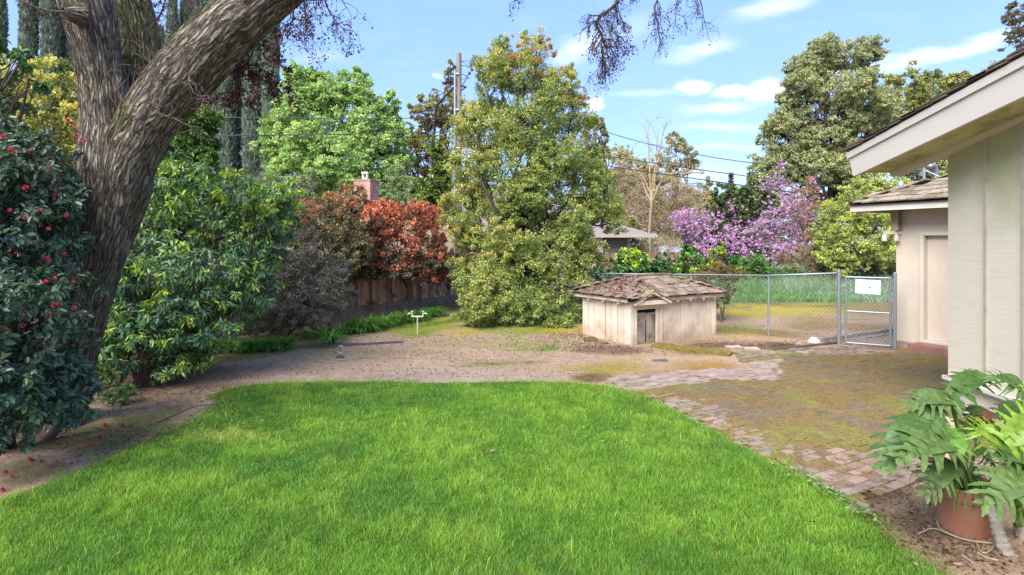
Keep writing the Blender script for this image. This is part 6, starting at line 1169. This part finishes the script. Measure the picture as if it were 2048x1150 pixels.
_c = mixrgb(_n, _l, 1., _a.outputs['Color'], ramp(_n, _l, noise_fac(_n, _l, 22, 5, rough=.65), .3, .7, .62, 1.38), 'MULTIPLY'); _l.new(_c, _b.inputs['Base Color'])
bump(_n, _l, _b, noise_fac(_n, _l, 26, 4), .5, .012)
def cut_leaf(base, tip, nrm, wd, seed, nl=8, col=(84, 132, 70), droop=.25, fold=.18):
    """pinnate leaf: midrib from base to tip, finger lobes each side"""
    r_ = np.random.default_rng(seed); base, tip = np.asarray(base, float), np.asarray(tip, float); L = np.linalg.norm(tip - base); ax = (tip - base) / L; nrm = norm(np.asarray(nrm, float)); sd_ = norm(np.cross(nrm, ax)); nn = np.cross(ax, sd_)
    cc = np.array(A(*col)); V, Fq, cl = [], [], []; K = 13
    mid = [base + ax * L * t + nn * L * (.14 * math.sin(t * math.pi) ) - up * droop * L * t * t * .35 for t in np.linspace(0, 1, K)]
    half = [wd * .25 * (math.sin(math.pi * min(1, .12 + t * .93)) ** .7 + .08) for t in np.linspace(0, 1, K)]
    for s in (-1, 1):
        b0 = len(V)
        for j in range(K): V += [mid[j], mid[j] + sd_ * s * half[j] + nn * half[j] * fold]; cl += [cc * .95, cc]
        for j in range(K - 1): Fq.append([b0+2*j, b0+2*j+1, b0+2*j+3, b0+2*j+2] if s > 0 else [b0+2*j, b0+2*j+2, b0+2*j+3, b0+2*j+1])
        for i in range(nl):
            t = .02 + .90 * i / (nl - 1); p = base + ax * L * t + nn * L * .14 * math.sin(t * math.pi) - up * droop * L * t * t * .35; env = (math.sin(math.pi * (.2 + .74 * t)) ** .8) * r_.uniform(.85, 1.12)
            ang = math.radians(112 - 86 * t + r_.normal() * 4); d = ax * math.cos(ang) + sd_ * s * math.sin(ang); e = np.cross(nn, d); ll = wd * .56 * env; lw = L * .05 * (1.1 - .3 * t); b1 = len(V); S_ = 6; tw = r_.normal() * .12; c2 = cc * r_.uniform(.85, 1.2)
            for j in range(S_ + 1):
                u_ = j / S_; wv = lw * (1 + .3 * math.sin(u_ * 11 + i)) * (1 - max(0, u_ - .62) / .38 * .7); q_ = p + d * ll * u_ + ax * ll * .14 * u_ * u_ + nn * (ll * (fold * u_ - .42 * u_ * u_) + ll * .03 * math.sin(u_ * 7 + i * 2)) - up * ll * .1 * u_ * u_
                V += [q_ - e * wv + nn * wv * (.1 + tw), q_, q_ + e * wv + nn * wv * (.1 - tw)]; cl += [c2, c2 * 1.12, c2]
            for j in range(S_):
                for h_ in (0, 1): Fq.append([b1+3*j+h_, b1+3*j+h_+1, b1+3*(j+1)+h_+1, b1+3*(j+1)+h_])
    return np.array(V), np.array(Fq), np.array(cl)
G1, G2, G3 = (76, 108, 46), (118, 150, 38), (94, 120, 62)
#  base px,py,Z     tip px,py,Z    width  colour   crown origin (0 pot, 1 right)
LV = [((1900,792,4.25),(1985,748,4.5),.30,G1,(-.2,-.6,1),0), ((2046,782,4.1),(1985,748,4.2),.30,G1,(0,-.5,1),1), ((1905,805,4.2),(1815,800,4.2),.32,G3,(-.1,-.5,1),0), ((1870,815,4.2),(1855,880,4.0),.24,G1,(-.5,-.8,.5),0),
      ((1850,835,4.1),(1762,925,3.9),.34,G1,(-.5,-.6,.7),0), ((1900,890,4.0),(1790,905,3.8),.36,G3,(-.1,-.7,1),0), ((1912,905,3.95),(1880,845,4.2),.34,(110,156,64),(0,-.8,.6),0), ((2012,890,3.9),(1945,852,3.95),.30,G2,(.1,-.8,.7),1),
      ((2010,880,3.85),(2085,830,3.9),.34,G2,(.2,-.8,.7),1), ((2040,930,3.8),(1985,905,3.7),.28,G1,(0,-.6,1),1), ((2060,950,3.7),(1965,1000,3.55),.34,G3,(0,-.7,1),1), ((1900,925,4.1),(1850,985,3.95),.26,G3,(-.4,-.8,.6),0),
      ((1975,835,4.3),(1925,815,4.4),.22,G1,(0,-.6,1),0), ((2000,835,4.3),(2050,805,4.4),.24,G1,(0,-.6,1),1), ((2050,880,4.2),(2110,930,4.1),.34,G3,(.3,-.6,1),1), ((1935,870,4.3),(1975,815,4.6),.28,G1,(.2,-.6,1),0), ((2060,1000,3.7),(2120,1060,3.5),.34,G3,(.3,-.6,1),1), ((2050,860,4.3),(2130,790,4.4),.34,G1,(.2,-.6,1),1), ((1880,860,4.3),(1830,850,4.4),.24,G1,(-.3,-.6,1),0), ((1985,925,4.2),(1945,895,4.2),.24,G1,(0,-.6,1),1)]
crn = [P(1935, 985, 4.2), P(2036, 1045, 4.12)]
for k, (b_, t_, wd, cl_, nr, oi) in enumerate(LV):
    bw, tw_ = P(*b_), P(*t_); Vv, Fq, cc = cut_leaf(bw, tw_, nr, wd, 200 + k, col=cl_); lf = npmesh('leaf', Vv, [Fq], lm, ph, cc, smooth=True)
    o_ = crn[oi] + np.random.default_rng(k).normal(size=3) * .015; m_ = (o_ + bw) / 2 + up * .06; w = MB(); w.tube(smooth_line([o_, m_, bw, bw + (tw_ - bw) * .25], 7), np.linspace(.013, .006, 22)[:22], 7, A(120, 160, 70) if oi else A(96, 130, 60)); w.build('petiole', M['leaf_gloss'], lf, smooth=True)
Vv, Fq, cc = cut_leaf(P(1985, 828, 4.25), P(1968, 838, 4.2), (0, -.5, 1), .14, 240, 6, (110, 70, 54)); npmesh('leaf', Vv, [Fq], lm, ph, cc, smooth=True)['label'] = 'withered reddish brown leaf'
for k, (pth, lb) in enumerate([([(1872,1040),(1880,1062),(1905,1075),(1940,1085),(1985,1090)], 'long curled pale root on the soil in front of the terracotta pot'), ([(1838,1072),(1862,1062),(1885,1066)], 'short curved twig left of the terracotta pot'), ([(1925,1115),(1945,1130)], 'straight pale stick on the soil near the lower right corner'), ([(1950,1085),(1965,1110),(1985,1100),(1990,1080)], 'looping thin tendril beside the philodendron trunk'), ([(1955,1110),(1975,1120),(1995,1125)], 'curved brown twig beneath the philodendron trunk')]):
    w = MB(); w.tube(smooth_line([GG(x_, y_) + up*.018 for x_, y_ in pth], 6), .007 if k == 0 else .005, 6, A(176, 156, 130)); tag(w.build('dry_twig', M['twig']), lb, 'twig')
